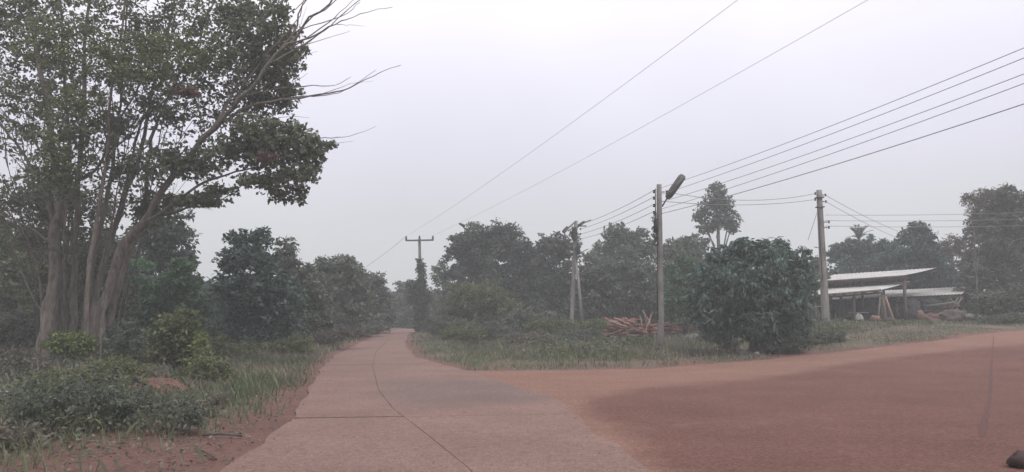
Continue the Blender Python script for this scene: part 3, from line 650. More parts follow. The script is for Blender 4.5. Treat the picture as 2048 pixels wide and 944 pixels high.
# coconut palm tuft
def palm():
    Y = 66; base = at(1716, 632, Y); base.z = float(gz(base.x, Y)); top = at(1718, 474, Y)
    o = thing('palm_tree', base, 'small palm with spiky fronds above the grey green trees', 'palm tree')
    b = Buf(); b.tube([base, base.lerp(top, .5) + Vector((.1, 0, 0)), top], np.array([.18, .14, .12]), 7, cap=False); b.build('trunk', M_bark, o)
    for k in range(15):
        fr = Buf(); az = k * 2 * math.pi / 15 + .2; el_ = R(random.uniform(20, 85)); L = random.uniform(1.2, 1.7)
        d = np.array([math.cos(az) * math.cos(el_), math.sin(az) * math.cos(el_), math.sin(el_)]); P = []
        for i in range(7):
            u = i / 6; P.append(np.array(top) + d * L * u + np.array([0, 0, -.38 * L * u * u]))
        fr.tube(P, np.linspace(.02, .006, 7), 4, cap=False)
        sd_ = np.cross(d, [0, 0, 1]); sd_ /= np.linalg.norm(sd_)
        for i in range(1, 7):
            for s in (-1, 1):
                for h in (0, .5):
                    p = P[i - 1] * (1 - h) + P[i] * h; e = p + sd_ * s * .26 + d * .2 + np.array([0, 0, -.12])
                    fr.add([p, (p + e) / 2 + d * .035, e, (p + e) / 2 - d * .035], [(0, 1, 2, 3)])
        fr.build('frond', LM['dark'], o)
palm()

# far wood closing the view
fw = Buf(); ft = Buf()
for i in range(120):
    px = -250 + i * 21 + rng.uniform(-10, 10); Y = rng.uniform(92, 118); top = rng.uniform(570, 605) - (12 if px < 700 else 0)
    c = at(px, (top + 655) / 2, Y); rz = (655 - top) / 2 * Y / F
    blob_leaves(fw, c, (rng.uniform(1.6, 3), 2.0, rz), .55, .32, .7, .8, .2, .05)
    g_ = Vector((c.x, c.y, float(gz(c.x, c.y)))); ft.tube([g_, c], np.array([.14, .08]), 5, cap=False)
fwo = fw.build('far_wood', LM['grey']); tag(fwo, kind='stuff'); 
TOT[0] += fw.n // 2
fto = ft.build('far_wood_trunks', M_bark); tag(fto, kind='stuff')

# ------------------------------------------------------------------ utility poles
def gpt(px, Y, dz=0): 
    x = at(px, 640, Y).x; return Vector((x, Y, float(gz(x, Y)) + dz))
def pole_shaft(o, base, top, r0, r1):
    b = Buf(); n = 9
    b.tube([base.lerp(top, i / (n - 1)) for i in range(n)], np.linspace(r0, r1, n), 4, square=True); b.build('shaft', M_conc, o)
    # recessed face as on cast concrete poles
def spool(o, p, side=-1):
    b = Buf(); q = p + Vector((side * .09, -.0, 0))
    b.tube([q + Vector((0, 0, -.06)), q + Vector((0, 0, -.03)), q, q + Vector((0, 0, .03)), q + Vector((0, 0, .06))], np.array([.05, .05, .03, .05, .05]), 8)
    b.build('insulator', M_dark, o)
    return q
WP = {}
# P1: nearest pole with lamp
b1 = gpt(1321, 33); t1 = at(1318, 369, 33)
P1 = thing('utility_pole', b1, 'nearest concrete utility pole with four insulators and a slanted street lamp', 'utility pole', 'utility poles')
pole_shaft(P1, b1 - Vector((0, 0, .3)), t1, .175, .125)
lefts = [at(1309, y, 33) for y in (383, 396, 411, 425)]
bb = Buf(); bb.beam(lefts[0] + Vector((.04, 0, .12)), lefts[-1] + Vector((.04, 0, -.12)), .035, .05)
for p in lefts: bb.beam(p + Vector((.04, 0, .06)), p + Vector((-.07, 0, .06)), .03, .008); bb.beam(p + Vector((.04, 0, -.066)), p + Vector((-.07, 0, -.066)), .03, .008)
bb.build('insulator_rack', M_steel, P1)
WP['P1'] = [spool(P1, p + Vector((.07, 0, 0))) for p in lefts]
pr = at(1329, 384, 33); bb = Buf(); bb.beam(pr - Vector((.16, 0, 0)), pr, .04, .04); bb.build('bracket', M_steel, P1); WP['P1r'] = spool(P1, pr, 1)
a0 = at(1324, 413, 33); a1 = at(1334, 397, 32.9); a2 = at(1367, 350, 32.3)
bb = Buf(); bb.tube([a0, a0.lerp(a1, .6), a1, a1.lerp(a2, .25)], .035, 8); bb.build('lamp_arm', M_steel, P1)
bb = Buf(); d = (a2 - a1); ax = d.normalized(); sx = ax.cross(Vector((0, 1, 0))).normalized()
pts = [a1 + d * u for u in (.0, .03, .12, .5, .9, .98, 1.0)]
bb.tube(pts, np.array([.05, .11, .15, .16, .16, .12, .05]), 8); bb.build('lamp_housing', noise_mat('lamp_shell', (.11, .105, .10), (.17, .165, .16), 8, .7, .1), P1, smooth=True)
bb = Buf(); off = -Vector((0, 1, .15)).normalized() * .12
bb.tube([a1 + d * .15 + off, a1 + d * .92 + off], .06, 8); bb.build('lamp_cover', noise_mat('dusty_plastic', (.15, .145, .14), (.21, .2, .195), 8, .4, 0), P1)
bb = Buf(); c = at(1312, 452, 32.95); bb.box(c, (.16, .16, .55)); bb.box(c + Vector((0, 0, .02)), (.165, .17, .3)); bb.build('meter_box', M_dark_and_shade, P1)
bb = Buf(); bb.tube([at(1312, 425, 32.9), at(1311, 440, 32.85), at(1315, 470, 32.85), at(1314, 560, 32.85), at(1316, 640, 32.8)], .02, 5); bb.build('cable', M_dark, P1)
bv = Buf(); 
for (px, py, rr) in ((1310, 440, 5), (1311, 460, 7), (1312, 480, 5)): blob_leaves(bv, at(px, py, 33), (rr * .02, .14, .3), .1, .05, .25, .12, .5, .3)
bv.build('dried_vine', LM['dark'], P1)
# P2: behind it, with lamp arm and brace
b2 = gpt(1141, 49); t2 = at(1152, 442, 49)
P2 = thing('utility_pole', b2, 'second concrete pole with tangled lamp bracket on top and a slanted brace', 'utility pole', 'utility poles')
pole_shaft(P2, b2 - Vector((0, 0, .3)), t2, .18, .15)
bb = Buf(); bb.beam(at(1152, 442, 49), at(1128, 464, 48), .10, .06); bb.beam(at(1147, 455, 48.8), at(1136, 462, 48.4), .06, .06); bb.build('lamp_arm', M_steel, P2)
bb = Buf(); m0, m1 = at(1136, 454, 48.4), at(1126, 465, 48.2); bb.tube([m0, m0.lerp(m1, .1), m0.lerp(m1, .9), m1], np.array([.04, .12, .12, .05]), 8); bb.build('lamp_housing', M_dark_and_shade, P2)
bb = Buf(); bb.beam(at(1150, 456, 49), at(1168, 444, 50), .16, .12); bb.beam(at(1162, 447, 49.6), at(1182, 440, 50.5), .05, .05); bb.beam(at(1158, 452, 49), at(1172, 452, 50), .07, .07); bb.build('crossarm', M_dark_and_shade, P2)
WP['P2'] = [spool(P2, at(1158, y, 49), 1) for y in (449, 458, 468, 478)]
bb = Buf(); bb.tube([gpt(1168, 48.6, -.2), at(1157, 565, 48.8), at(1149, 500, 49)], np.array([.13, .12, .10]), 4, square=True); bb.build('brace', M_conc, P2)
bb = Buf(); bb.tube([at(1156, 508, 49), at(1176, 498, 50.5)], .03, 5); bb.build('stub_bracket', M_steel, P2)
bv = Buf(); blob_leaves(bv, at(1155, 500, 49), (.25, .3, .8), .2, .1, .4, .25, .4, .2); blob_leaves(bv, at(1148, 470, 49), (.2, .3, .5), .2, .1, .25, .2, .4, .3); bv.build('climbing_vine', LM['dark'], P2)
# P3: vine covered with crossarm
b3 = gpt(842, 61); t3 = at(839, 478, 61)
P3 = thing('utility_pole', b3, 'far pole with wide crossarm, its lower half wrapped in vines', 'utility pole', 'utility poles')
pole_shaft(P3, b3 - Vector((0, 0, .2)), t3, .19, .13)
c0, c1 = at(811, 481, 60.8), at(867, 480, 60.8); bb = Buf(); bb.beam(c0, c1, .1, .12)
bb.build('crossarm', M_steel, P3); WP['P3'] = []
for cc in (c0 + Vector((.05, 0, 0)), c1 - Vector((.05, 0, 0)), at(839, 480, 60.8)):
    bb = Buf(); bb.tube([cc + Vector((0, 0, .05)), cc + Vector((0, 0, .1)), cc + Vector((0, 0, .14)), cc + Vector((0, 0, .28)), cc + Vector((0, 0, .33))], np.array([.05, .1, .06, .07, .03]), 8); bb.build('insulator', M_dark, P3); WP['P3'].append(cc + Vector((0, 0, .3)))
vb = Buf()
for px, py, rx, ry in [(841, 532, 8, 14), (842, 555, 9, 18), (843, 580, 10, 20), (842, 605, 11, 20), (842, 630, 13, 20), (845, 652, 15, 18), (828, 583, 14, 20), (832, 600, 14, 12), (820, 572, 6, 10), (853, 596, 6, 12)]:
    c = at(px, py, 60.8); s = 60.8 / F; blob_leaves(vb, c, (rx * s, rx * s, ry * s), .2, .13, 1.0, .28, .3, 0)
vb.build('climbing_vine', LM['dark'], P3); TOT[0] += vb.n // 2
# P4: leaning right pole
b4 = gpt(1652, 41); t4 = at(1638, 380, 41)
P4 = thing('utility_pole', b4, 'right hand concrete pole leaning slightly left in front of the shed', 'utility pole', 'utility poles')
pole_shaft(P4, b4 - Vector((0, 0, .3)), t4, .23, .15)
WP['P4r'] = []; WP['P4l'] = []
for px, py, s in ((1645, 390, 1), (1646, 403, 1), (1652, 444, 1), (1652, 455, 1)):
    bb = Buf(); p = at(px, py, 41); bb.beam(p - Vector((.15, 0, 0)), p + Vector((.08, 0, 0)), .05, .05); bb.build('bracket', M_steel, P4); WP['P4r'].append(spool(P4, p + Vector((.06, 0, 0)), 1))
for px, py in ((1634, 387), (1634, 399)):
    WP['P4l'].append(spool(P4, at(px, py, 41), -1))
for dz in (0, .5):
    bb = Buf(); c = at(1639, 395, 41); bb.box(c - Vector((0, 0, dz)), (.36, .36, .06)); bb.build('steel_band', M_steel, P4)
bb = Buf(); bb.tube([at(1645, 560, 40.8), at(1640, 480, 40.8), at(1637, 420, 40.8)], .02, 5); bb.build('cable', M_dark, P4)

# ------------------------------------------------------------------ wires
def wire(a, b_, sag, r, label, group, nm='overhead_wire'):
    a = Vector(a); b_ = Vector(b_); B = Buf(); n = 26
    P = [a.lerp(b_, i / (n - 1)) - Vector((0, 0, sag * 4 * (i / (n - 1)) * (1 - i / (n - 1)))) for i in range(n)]
    mid = a; B.tube(P, r, 5); o = B.build(nm, M_wire_light if group == 'high wires' else M_wire, None, origin=tuple(a)); tag(o, label, 'wire', group)
# high wires from the far pole over the junction to a pole out of frame
e1, e2 = at(1475, 0, 18), at(1735, 0, 18)
for s, e, lb in ((WP['P3'][0], e1, 'left one of two thin high wires crossing the open sky from the far pole'), (WP['P3'][1], e2, 'right one of two thin high wires crossing the open sky from the far pole')):
    s = Vector(s); s.z += .04; d = e - s; f = s + d * 1.45; u_ = 1 / 1.45; f.z = s.z + (e.z - s.z + 4 * u_ * (1 - u_) * .5) / u_
    wire(s, f, .5, .0065, lb, 'high wires')
wire(WP['P3'][0] + Vector((0, 0, .05)), at(690, 556, 84), .3, .014, 'thin wire running left from the far pole behind the trees', 'high wires')
# low voltage bundle
ends = [(2048, 96), (2048, 116), (2048, 148), (2048, 167), (2048, 208)]
orders = ['topmost', 'second', 'third', 'fourth', 'lowest']
starts = [WP['P1'][0], WP['P1'][1], WP['P1'][2], WP['P1'][3], WP['P1'][3] - Vector((0, 0, .18))]
for k, (s, e) in enumerate(zip(starts, ends)):
    s = Vector(s); s.z += .055; s.y -= 0; e = at(e[0], e[1], 16.5); f = s + (e - s) * 1.6; u_ = 1 / 1.6; f.z = s.z + (e.z - s.z + 4 * u_ * (1 - u_) * .3) / u_
    wire(s, f, .3, .009 if k < 4 else .012, orders[k] + ' of the five wires rising from the nearest pole to the upper right', 'low voltage wires')
for k in range(4):
    wire(Vector(WP['P2'][k]), Vector(WP['P1'][k]) + Vector((0, 0, .05)), .12, .012, orders[k] + ' wire between the second pole and the nearest pole', 'low voltage wires')
wire(WP['P1r'], WP['P4l'][0], .35, .013, 'upper wire sagging between the nearest pole and the right hand pole', 'cross wires')
wire(at(1322, 402, 33), WP['P4l'][1], .22, .013, 'lower wire sagging between the nearest pole and the right hand pole', 'cross wires')
for k, (e, sg) in enumerate([((1795, 462, 52), .1), ((1800, 478, 53), .1)]):
    wire(WP['P4r'][k], at(*e), sg, .013, ['upper', 'lower'][k] + ' service wire dropping from the right hand pole to the shed trees', 'service wires')
for k, (y0, y1) in enumerate([(430, 424), (441, 438), (452, 452)]):
    wire(at(1650, y0, 41), at(2200, y1 - 6, 44), .12, .011, ['upper', 'middle', 'lower'][k] + ' thin level wire from the right hand pole to the right edge', 'level wires')
wire(at(1636, 420, 41), at(1616, 480, 43), 0, .012, 'short guy wire slanting left from the right hand pole', None, 'guy_wire')

# ------------------------------------------------------------------ sheds
def roof_sheet(o, eL, eR, rR, rL, mat=M_roof, amp=.018, pitch=.2):
    """corrugated sheet spanned by eave left/right and ridge right/left"""
    b = Buf(); L = (eR - eL).length; n = int(L / pitch * 4); n = min(n, 320); m = 5; V = []
    nr = (eR - eL).cross(rL - eL).normalized()
    if nr.z < 0: nr = -nr
    for j in range(m):
        for i in range(n + 1):
            u = i / n; v = j / (m - 1)
            p = eL.lerp(eR, u).lerp(rL.lerp(rR, u), v) + nr * amp * math.sin(u * L / pitch * 2 * math.pi) - Vector((0, 0, .03 * math.sin(v * math.pi)))
            V.append(p)
    n1 = n + 1; V2 = [v - nr * .008 for v in V]; K = len(V)
    q = [(j * n1 + i, j * n1 + i + 1, (j + 1) * n1 + i + 1, (j + 1) * n1 + i) for j in range(m - 1) for i in range(n)]
    b.add(V, q); b.add(V2, [t[::-1] for t in q])
    b.build('roof', mat, o)
def shed_frame(o, eL, eR, rR, rL, posts, name='post', gap=.05):
    # rafters and purlins under the sheet
    rf = []
    n = 7
    for i in range(n):
        u = (i + .3) / n; a = eL.lerp(eR, u) - Vector((0, 0, .1)); c = rL.lerp(rR, u) - Vector((0, 0, .1))
        b = Buf(); b.beam(a, c, .06, .1); b.build('rafter', M_wood, o)
    for v in (.05, .95):
        b = Buf(); b.beam(eL.lerp(rL, v) - Vector((0, 0, .2)), eR.lerp(rR, v) - Vector((0, 0, .2)), .1, .12); b.build('beam', M_wood, o)
    for (u, v, r) in posts:
        p = eL.lerp(eR, u).lerp(rL.lerp(rR, u), v) - Vector((0, 0, .2)); g = Vector((p.x, p.y, float(gz(p.x, p.y)) - .1))
        b = Buf(); b.tube([g, g.lerp(p, .5) + Vector((random.uniform(-.04, .04), 0, 0)), p], np.array([r * 1.15, r, r * .95]), 7); b.build(name, M_wood, o)
# upper roof
ueL, ueR = at(1625, 563, 50), at(1812, 550, 48); urR, urL = at(1874, 535.5, 54), at(1668, 549, 57)
c = at(1740, 632, 50); c.z = float(gz(c.x, c.y))
S1 = thing('open_shed', c, 'open timber shed with two stepped pale corrugated roofs', 'shed')
roof_sheet(S1, ueL, ueR, urR, urL)
shed_frame(S1, ueL, ueR, urR, urL, [(.12, .05, .09), (.52, .05, .08), (.96, .06, .10), (.5, .95, .09), (.1, .95, .09)])
meL, meR = at(1622, 591, 46.5), at(1762, 579, 45.5); mrR, mrL = at(1822, 562, 50), at(1640, 575, 51)
roof_sheet(S1, meL, meR, mrR, mrL)
shed_frame(S1, meL, meR, mrR, mrL, [(.05, .06, .08), (.60, .06, .07), (.985, .06, .08)])
b = Buf(); b.beam(meL - Vector((0, .03, .04)), meR - Vector((0, .03, .04)), .03, .12); b.build('fascia', M_wood, S1)
b = Buf(); b.beam(ueL - Vector((0, .03, .05)), ueR - Vector((0, .03, .05)), .03, .10); b.build('fascia', M_wood, S1)
# wall strip between the two roofs, vertical boards
def board_row(o, A, B, z0, z1, n, mat):
    for i in range(n):
        p = A.lerp(B, (i + .5) / n); wdt = (B - A).length / n * .94; d = (B - A).normalized(); jz = random.uniform(-.04, .04); jy = random.uniform(0, .02)
        b = Buf(); ax = [list(d), list(Vector((0, 0, 1)).cross(d)), [0, 0, 1]]
        b.box((p.x, p.y + jy, p.z + (z0 + z1) / 2 + jz), (wdt, .025, z1 - z0), ax, rng.uniform(.2, .8)); b.build('board', mat, o)
board_row(S1, at(1645, 562, 51), at(1815, 556, 50.6), -.55, -.05, 16, M_wood)
# long low shed behind
leL, leR = at(1640, 600, 55), at(1924, 588, 52); lrR, lrL = at(1940, 573, 56), at(1650, 586, 59)
c = at(1880, 632, 54); c.z = float(gz(c.x, c.y))
S2 = thing('open_shed', c, 'long low open shed with pale roof behind and to the right of the stepped shed', 'shed')
roof_sheet(S2, leL, leR, lrR, lrL)
shed_frame(S2, leL, leR, lrR, lrL, [(.25, .06, .08), (.45, .06, .08), (.62, .06, .10), (.80, .06, .09), (.9, .06, .12), (.97, .5, .09)])
gA, gB, gC = at(1938, 572, 54), at(1975, 590, 52.5), at(1926, 590, 52.2)
roof_sheet(S2, gC + Vector((.4, -.3, -.02)), gB + Vector((0, -.3, 0)), gB + Vector((.4, 3, -.1)), gA + Vector((.1, 3, .1)), noise_mat('rust_sheet', (.09, .08, .075), (.16, .145, .135), 4, .8, .2))
board_row(S2, at(1700, 600, 58), at(1920, 595, 57), -1.6, -.2, 22, M_wood)
# small thatch / hut at the very right
# clutter of the sheds
def lumber(name, label, cat, a, b_, r, mat, group=None, sq=False):
    B = Buf(); B.tube([a, a.lerp(b_, .5) + Vector((random.uniform(-.03, .03), 0, random.uniform(-.03, .03))), b_], np.array([r, r * .95, r * .9]), 4 if sq else 7, square=sq)
    return tag(B.build(name, mat, None, origin=tuple(a)), label, cat, group)
gp = 'timber poles leaned together under the shed'
tp = at(1768, 596, 45.3)
for k, (px, dY) in enumerate([(1756, -.5), (1764, .2), (1772, -.6), (1780, .1), (1790, -.3), (1760, .5)]):
    lumber('timber_pole', ['leftmost grey pole in the tepee of poles under the shed', 'grey pole third from the left in the tepee of poles', 'middle grey pole in the tepee of poles', 'grey pole second from the right in the tepee of poles', 'pale timber pole with reddish foot, rightmost in the tepee of poles', 'grey pole second from the left in the tepee of poles'][k], 'pole', gpt(px, 45 + dY, -.03), tp + Vector((.08 * (k - 3), .1 * dY, .02 * k)), .06, M_cut if k == 4 else M_wood, gp)
def lump(name, label, cat, px, Y, size, mat, zoff=None, group=None, seed=0, sub=3, py=None):
    b = Buf(); n, m = (44, 30) if size[0] > .9 else (20, 12); V = []
    c = gpt(px, Y); c.z += size[2] * .4 if zoff is None else zoff
    if py is not None: c = at(px, py, Y)
    for j in range(m + 1):
        th = math.pi * j / m
        for i in range(n):
            ph = 2 * math.pi * i / n; cx_, cy_ = math.cos(ph) * math.sin(th), math.sin(ph) * math.sin(th)
            s = .62 + .42 * float(vnoise(cx_ * 1.4 + 5, cy_ * 1.4 + math.cos(th) * 1.7 + seed * 3, 1, seed)) + .34 * float(vnoise(cx_ * 4 + math.cos(th) * 3, cy_ * 4 + seed, 1, seed + 2)) + (.30 * (float(vnoise(cx_ * 11 + 40, cy_ * 11 + math.cos(th) * 9 + 30, 1, seed)) - .5) if n > 40 else 0)
            V.append((c.x + size[0] / 2 * s * math.sin(th) * math.cos(ph), c.y + size[1] / 2 * s * math.sin(th) * math.sin(ph), c.z + size[2] / 2 * max(-.55, s * math.cos(th))))
    b.add(V, [(j * n + i, (j + 1) * n + i, (j + 1) * n + (i + 1) % n, j * n + (i + 1) % n) for j in range(m) for i in range(n)])
    return tag(b.build(name, mat, None, smooth=True, origin=tuple(c)), label, cat, group)
def table():
    c = gpt(1716, 47); o = thing('work_table', c, 'small table with pale oval top under the shed roof', 'table'); top = at(1717, 626, 47)
    b = Buf(); b.tube([top, top + Vector((0, 0, .05))], .55, 14); b.build('table_top', M_white, o)
    for a in range(4):
        b = Buf(); p = Vector((math.cos(a * 1.57 + .7) * .35, math.sin(a * 1.57 + .7) * .35, 0)); b.tube([Vector((top.x, top.y, c.z)) + p * 1.2, top + p], .025, 6); b.build('leg', M_wood, o)
table()
lump('plastic_sack', 'pale sack on the ground below the small table', 'sack', 1718, 45.5, (.42, .4, .5), M_white, seed=2)
lump('plastic_sack', 'reddish sack beside the foot of the leaning poles', 'sack', 1752, 44.6, (.6, .5, .5), M_rust, seed=3)
lump('cloth_bundle', 'dark bundle at the foot of the leaning poles', 'bundle', 1778, 44.2, (.5, .4, .35), M_dark_and_shade, seed=4)
lump('plastic_drum', 'terracotta coloured drum between the shed posts', 'drum', 1840, 48, (.42, .4, .8), M_rust, seed=5)
lump('tarp_heap', 'big grey tarpaulin covered heap at the right end of the low shed', 'heap', 1915, 48, (1.8, 1.5, 1.2), M_wood, seed=6, zoff=.1)
lump('plastic_sack', 'small bright white sack right of the tarpaulin heap', 'sack', 1941, 46.5, (.5, .4, .3), M_white, seed=7, py=632)
lump('plastic_sack', 'upright white sack farther right of the tarpaulin heap', 'sack', 1960, 45, (.3, .3, .5), M_white, seed=8)
lump('earth_heap', 'reddish earth heap under the low shed', 'heap', 1880, 48.5, (2.4, 1.2, .8), M_rust, seed=9, zoff=.1)
lump('plastic_drum', 'dark drum under the low shed', 'drum', 1700, 48.5, (.6, .6, 1.2), M_dark_and_shade, seed=10)
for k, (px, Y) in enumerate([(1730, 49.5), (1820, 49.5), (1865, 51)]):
    lump('covered_stack', ['shadowed covered stack behind the small table', 'shadowed covered stack behind the big corner post', 'shadowed covered stack under the long low roof'][k], 'stack', px, Y, (1.3, 1., 1.6), M_dark_and_shade, seed=20 + k)  # near-black stacks: the dimness of the shed interior is painted into their colour
for k in range(9):
    y = gpt(1880, 49).z; px0 = 1850 + (k % 3) * 6; a = at(px0, 612 + k * 3.6, 49.5 + .1 * k); e = at(px0 + 62 - k * 2, 604 + k * 4, 49.2 + .1 * k)
    lumber('timber_plank', ['topmost', 'second from top', 'third from top', 'fourth from top', 'middle', 'fourth from bottom', 'third from bottom', 'second from bottom', 'bottom'][k] + ' plank in the loose stack under the long low roof', 'plank', a, e, .07, M_wood if k % 3 else M_tarp, 'planks stacked under the long low roof', True)
for k, (px, a_) in enumerate([(1888, 1925), (1900, 1915), (1925, 1900), (1906, 1922)]):
    lumber('timber_pole', ['long pole leaning right in the crossed poles at the low shed end', 'shorter pole leaning right in the crossed poles at the low shed end', 'pole leaning left across the others at the low shed end', 'pole leaning slightly right, between the crossed poles at the low shed end'][k], 'pole', gpt(px, 49, .3), at(a_, 596, 50), .05, M_wood, 'poles leaned at the right end of the low shed')
for k in range(26):
    px = 1668 + k * 9.6 + random.uniform(-4, 4); Y = random.uniform(50.5, 53.5); h = random.uniform(.9, 1.6)
    if 1755 < px < 1795: continue
    g_ = gpt(px, Y, -.02); lumber('upright_board', 'weathered board standing upright in the shade at the back of the sheds', 'board', g_, g_ + Vector((random.uniform(-.3, .3), .3, h)), random.uniform(.07, .16), M_wood if k % 3 else M_dark_and_shade, 'boards standing at the back of the sheds', True)  # every third board near-black, interior shade put into its colour
# fence rails right of the mango tree
for k, (x0, y0, x1, y1) in enumerate([(1590, 634, 1625, 633), (1612, 613, 1640, 613)]):
    A, B_ = at(x0, y0, 38), at(x1, y1, 38); o = thing('bench_rail', gpt((x0 + x1) / 2, 38), ['low pale plank bench between the rounded tree and the right pole', 'higher narrow plank shelf beside the right pole'][k], 'bench')
    b = Buf(); b.beam(A, B_, .3, .05); b.build('plank_top', M_tarp, o)
    for u in (.12, .88):
        p = A.lerp(B_, u); b = Buf(); b.tube([Vector((p.x, p.y, float(gz(p.x, p.y)) - .05)), p], .03, 6); b.build('leg', M_wood, o)

# ------------------------------------------------------------------ cut logs
def log_mesh(r, L, seed):
    b = Buf(); n = 6; r_ = random.Random(seed); P = [Vector((0, r_.uniform(-.03, .03) * (0 < i < n - 1), -L / 2 + L * i / (n - 1))) if False else Vector((-L / 2 + L * i / (n - 1), r_.uniform(-.03, .03), r_.uniform(-.03, .03))) for i in range(n)]
    b.tube(P, np.array([r * r_.uniform(.85, 1.1) for _ in range(n)]), 8, cap=False)
    for e, s in ((0, -1), (n - 1, 1)): b.tube([P[e] - Vector((s * .03, 0, 0)), P[e] + Vector((s * .006, 0, 0))], r * .93, 8, m=1)
    v = Buf.build(b, 'cut_log', [M_log, M_cut]); me = v.data; bpy.data.objects.remove(v); return me
LMs = [log_mesh(*a) for a in ((.07, 1.3, 1), (.085, 1.0, 2), (.05, 1.7, 3), (.075, .8, 4))]
me_pale = log_mesh(.052, 1.15, 9); me_pale.materials[0] = M_cut
def put_log(px, py, Y, rz, tilt, k, label, group, roll=0, pale=False):
    o = bpy.data.objects.new('cut_log', me_pale if pale else LMs[k % 4]); p = at(px, py, Y)
    o.location = (p.x, p.y, max(p.z, float(gz(p.x, p.y)) + .08)); o.rotation_euler = (roll, tilt, rz); link(o); tag(o, label, 'log', group)
gl = 'cut logs in the big heap left of the nearest pole'
for k in range(90):
    lay = k // 26; px = 1212 + (k % 26) * 4.1 * (1 - lay * .1) + lay * 5 + random.uniform(-4, 4)
    put_log(px, 668 - lay * 8 + random.uniform(-4, 4), 47 + random.uniform(-1.2, .6), random.uniform(-.9, .9), random.uniform(-.35, .35), random.randrange(4), 'reddish cut log lying in the big heap left of the nearest pole', gl, pale=(k % 9 == 3))
lab_up = ['pale cut log standing at the middle of the big heap, leaning left', 'pale cut log standing lowest in front of the big heap', 'pale cut log standing next to the pole side of the big heap', 'pale cut log tipped right at the top of the big heap', 'pale log slanting on the upper left of the big heap', 'shorter pale log slanting beside the upper left one on the big heap']
for k, (px, py, tl) in enumerate([(1292, 640, 1.25), (1284, 652, 1.35), (1302, 652, 1.1), (1298, 643, -1.2), (1246, 643, .35), (1236, 648, .3)]):
    put_log(px, py, 46 - .1 * k, .2, tl, k, lab_up[k], 'pale logs on the big heap', pale=True)
for k in range(34):
    px = 1330 + (k % 12) * 4.6 + random.uniform(-3, 3)
    put_log(px, 664 - (k // 12) * 7 + random.uniform(-3, 3), 47.5 + random.uniform(-.6, .4), random.uniform(-.9, .9), random.uniform(-.3, .3), random.randrange(4), 'reddish cut log lying in the small heap right of the nearest pole', 'cut logs in the small heap right of the nearest pole', pale=(k % 6 == 1))
for k, (x0, y0, x1, y1) in enumerate([(1352, 634, 1372, 632), (1350, 638, 1370, 640)]):
    lumber('timber_plank', ['upper grey plank lying on the small log heap', 'lower grey plank lying on the small log heap'][k], 'plank', at(x0, y0, 47.4), at(x1, y1, 47.2), .08, M_tarp, 'planks on the small log heap', True)
for k, (px, py, s) in enumerate([(1388, 655, .5), (1404, 660, .4), (1440, 662, .45), (1376, 652, .35)]):
    lump('rubble_stone', ['grey rubble block right of the small log heap', 'smaller rubble block half way to the rounded tree', 'rubble block below the left side of the rounded tree', 'rubble block touching the small log heap'][k], 'stone', px, 43 + k * .3, (s, s * .8, s * .7), M_tarp, seed=30 + k)
for k, (px, py) in enumerate([(1478, 676), (1486, 684), (1510, 676)]):
    lump('rubble_stone', ['left pale stone under the rounded tree', 'middle pale stone under the rounded tree', 'right pale stone under the rounded tree'][k], 'stone', px, 30.5 - k * .4, (.26, .22, .2), M_tarp, seed=40 + k)

# ------------------------------------------------------------------ small things on the left verge
p = gnd(16, 812); lump('pale_stone', 'pale flat block at the left edge of the picture', 'stone', 14, p.y, (.62, .4, .22), M_stone, seed=50)
p = gnd(575, 704); Y = p.y
a, e = gpt(560, Y, .14), gpt(592, Y + .3, .16); lumber('timber_plank', 'pale weathered plank lying on the grass beside the nearest roadside bush', 'plank', a, e, .06, M_tarp, None, True)
a, e = gpt(207, 21, 0), at(203, 655, 21); lumber('fence_post', 'thin pale stake standing right of the big tree trunks', 'stake', a, e, .024, M_wood)
A, B_ = gnd(402, 879), gnd(484, 879); A.z += .04; B_.z = float(gz(B_.x, B_.y)) + .04; A.z = float(gz(A.x, A.y)) + .04
lumber('fallen_stick', 'dark fallen stick on the red shoulder beside the road', 'stick', A, B_, .018, M_twig)
A, B_ = gnd(390, 905), gnd(432, 925); A.z = float(gz(A.x, A.y)) + .03; B_.z = float(gz(B_.x, B_.y)) + .03
lumber('fallen_stick', 'short stick near the bottom left on red earth', 'stick', A, B_, .012, M_twig)
p = gnd(2040, 938); lump('dark_stone', 'dark lump on the dirt in the bottom right corner', 'stone', 2034, p.y, (.34, .3, .2), M_dstone, seed=60)
# red earth mound among the weeds
mound_m = noise_mat('red_earth', (.10, .056, .048), (.22, .12, .10), 14, .95, 1.0, c3=(.07, .06, .045), s3=5)
lump('earth_heap', 'red earth mound among the weeds in front of the verge bush', 'heap', 314, 15.2, (1.35, 1.5, .66), mound_m, zoff=.0, seed=63)
lump('earth_heap', 'low purplish earth bank behind the weeds at left', 'heap', 225, 18.5, (2.4, 1.0, .5), noise_mat('mauve_earth', (.13, .08, .08), (.2, .125, .12), 9, .95, .8), zoff=.05, seed=62)

# foreground weed bushes
wl = [(110, 10.6, [(110, 805, 80, 42), (60, 830, 60, 35)], 'grey', 'grey green weeds nearest the pale block at left'),
      (210, 11.3, [(205, 790, 75, 48), (250, 815, 60, 40)], 'grey', 'dense tangled weed bush in the middle of the left foreground'),
      (180, 13.5, [(180, 765, 70, 34), (100, 770, 60, 30)], 'olive', 'olive weed bush behind the tangled foreground weeds'),
      (330, 10.9, [(330, 825, 60, 36), (380, 845, 35, 24)], 'grey', 'dark weeds in front of the red earth mound'),
      (250, 15.5, [(250, 740, 50, 24), (210, 735, 40, 20)], 'olive', 'olive weeds behind, left of the red mound'),
      (20, 9.6, [(20, 870, 50, 30)], 'dry', 'thin dry weeds at the left edge near the bottom'),
      (300, 13.2, [(265, 800, 26, 20), (365, 815, 30, 20), (320, 845, 40, 18)], 'grey', 'straggly weeds crossing the front of the red earth mound'),
      (420, 12.4, [(400, 815, 30, 20), (430, 800, 26, 14)], 'dry', 'small dry weeds between the red mound and the road')]
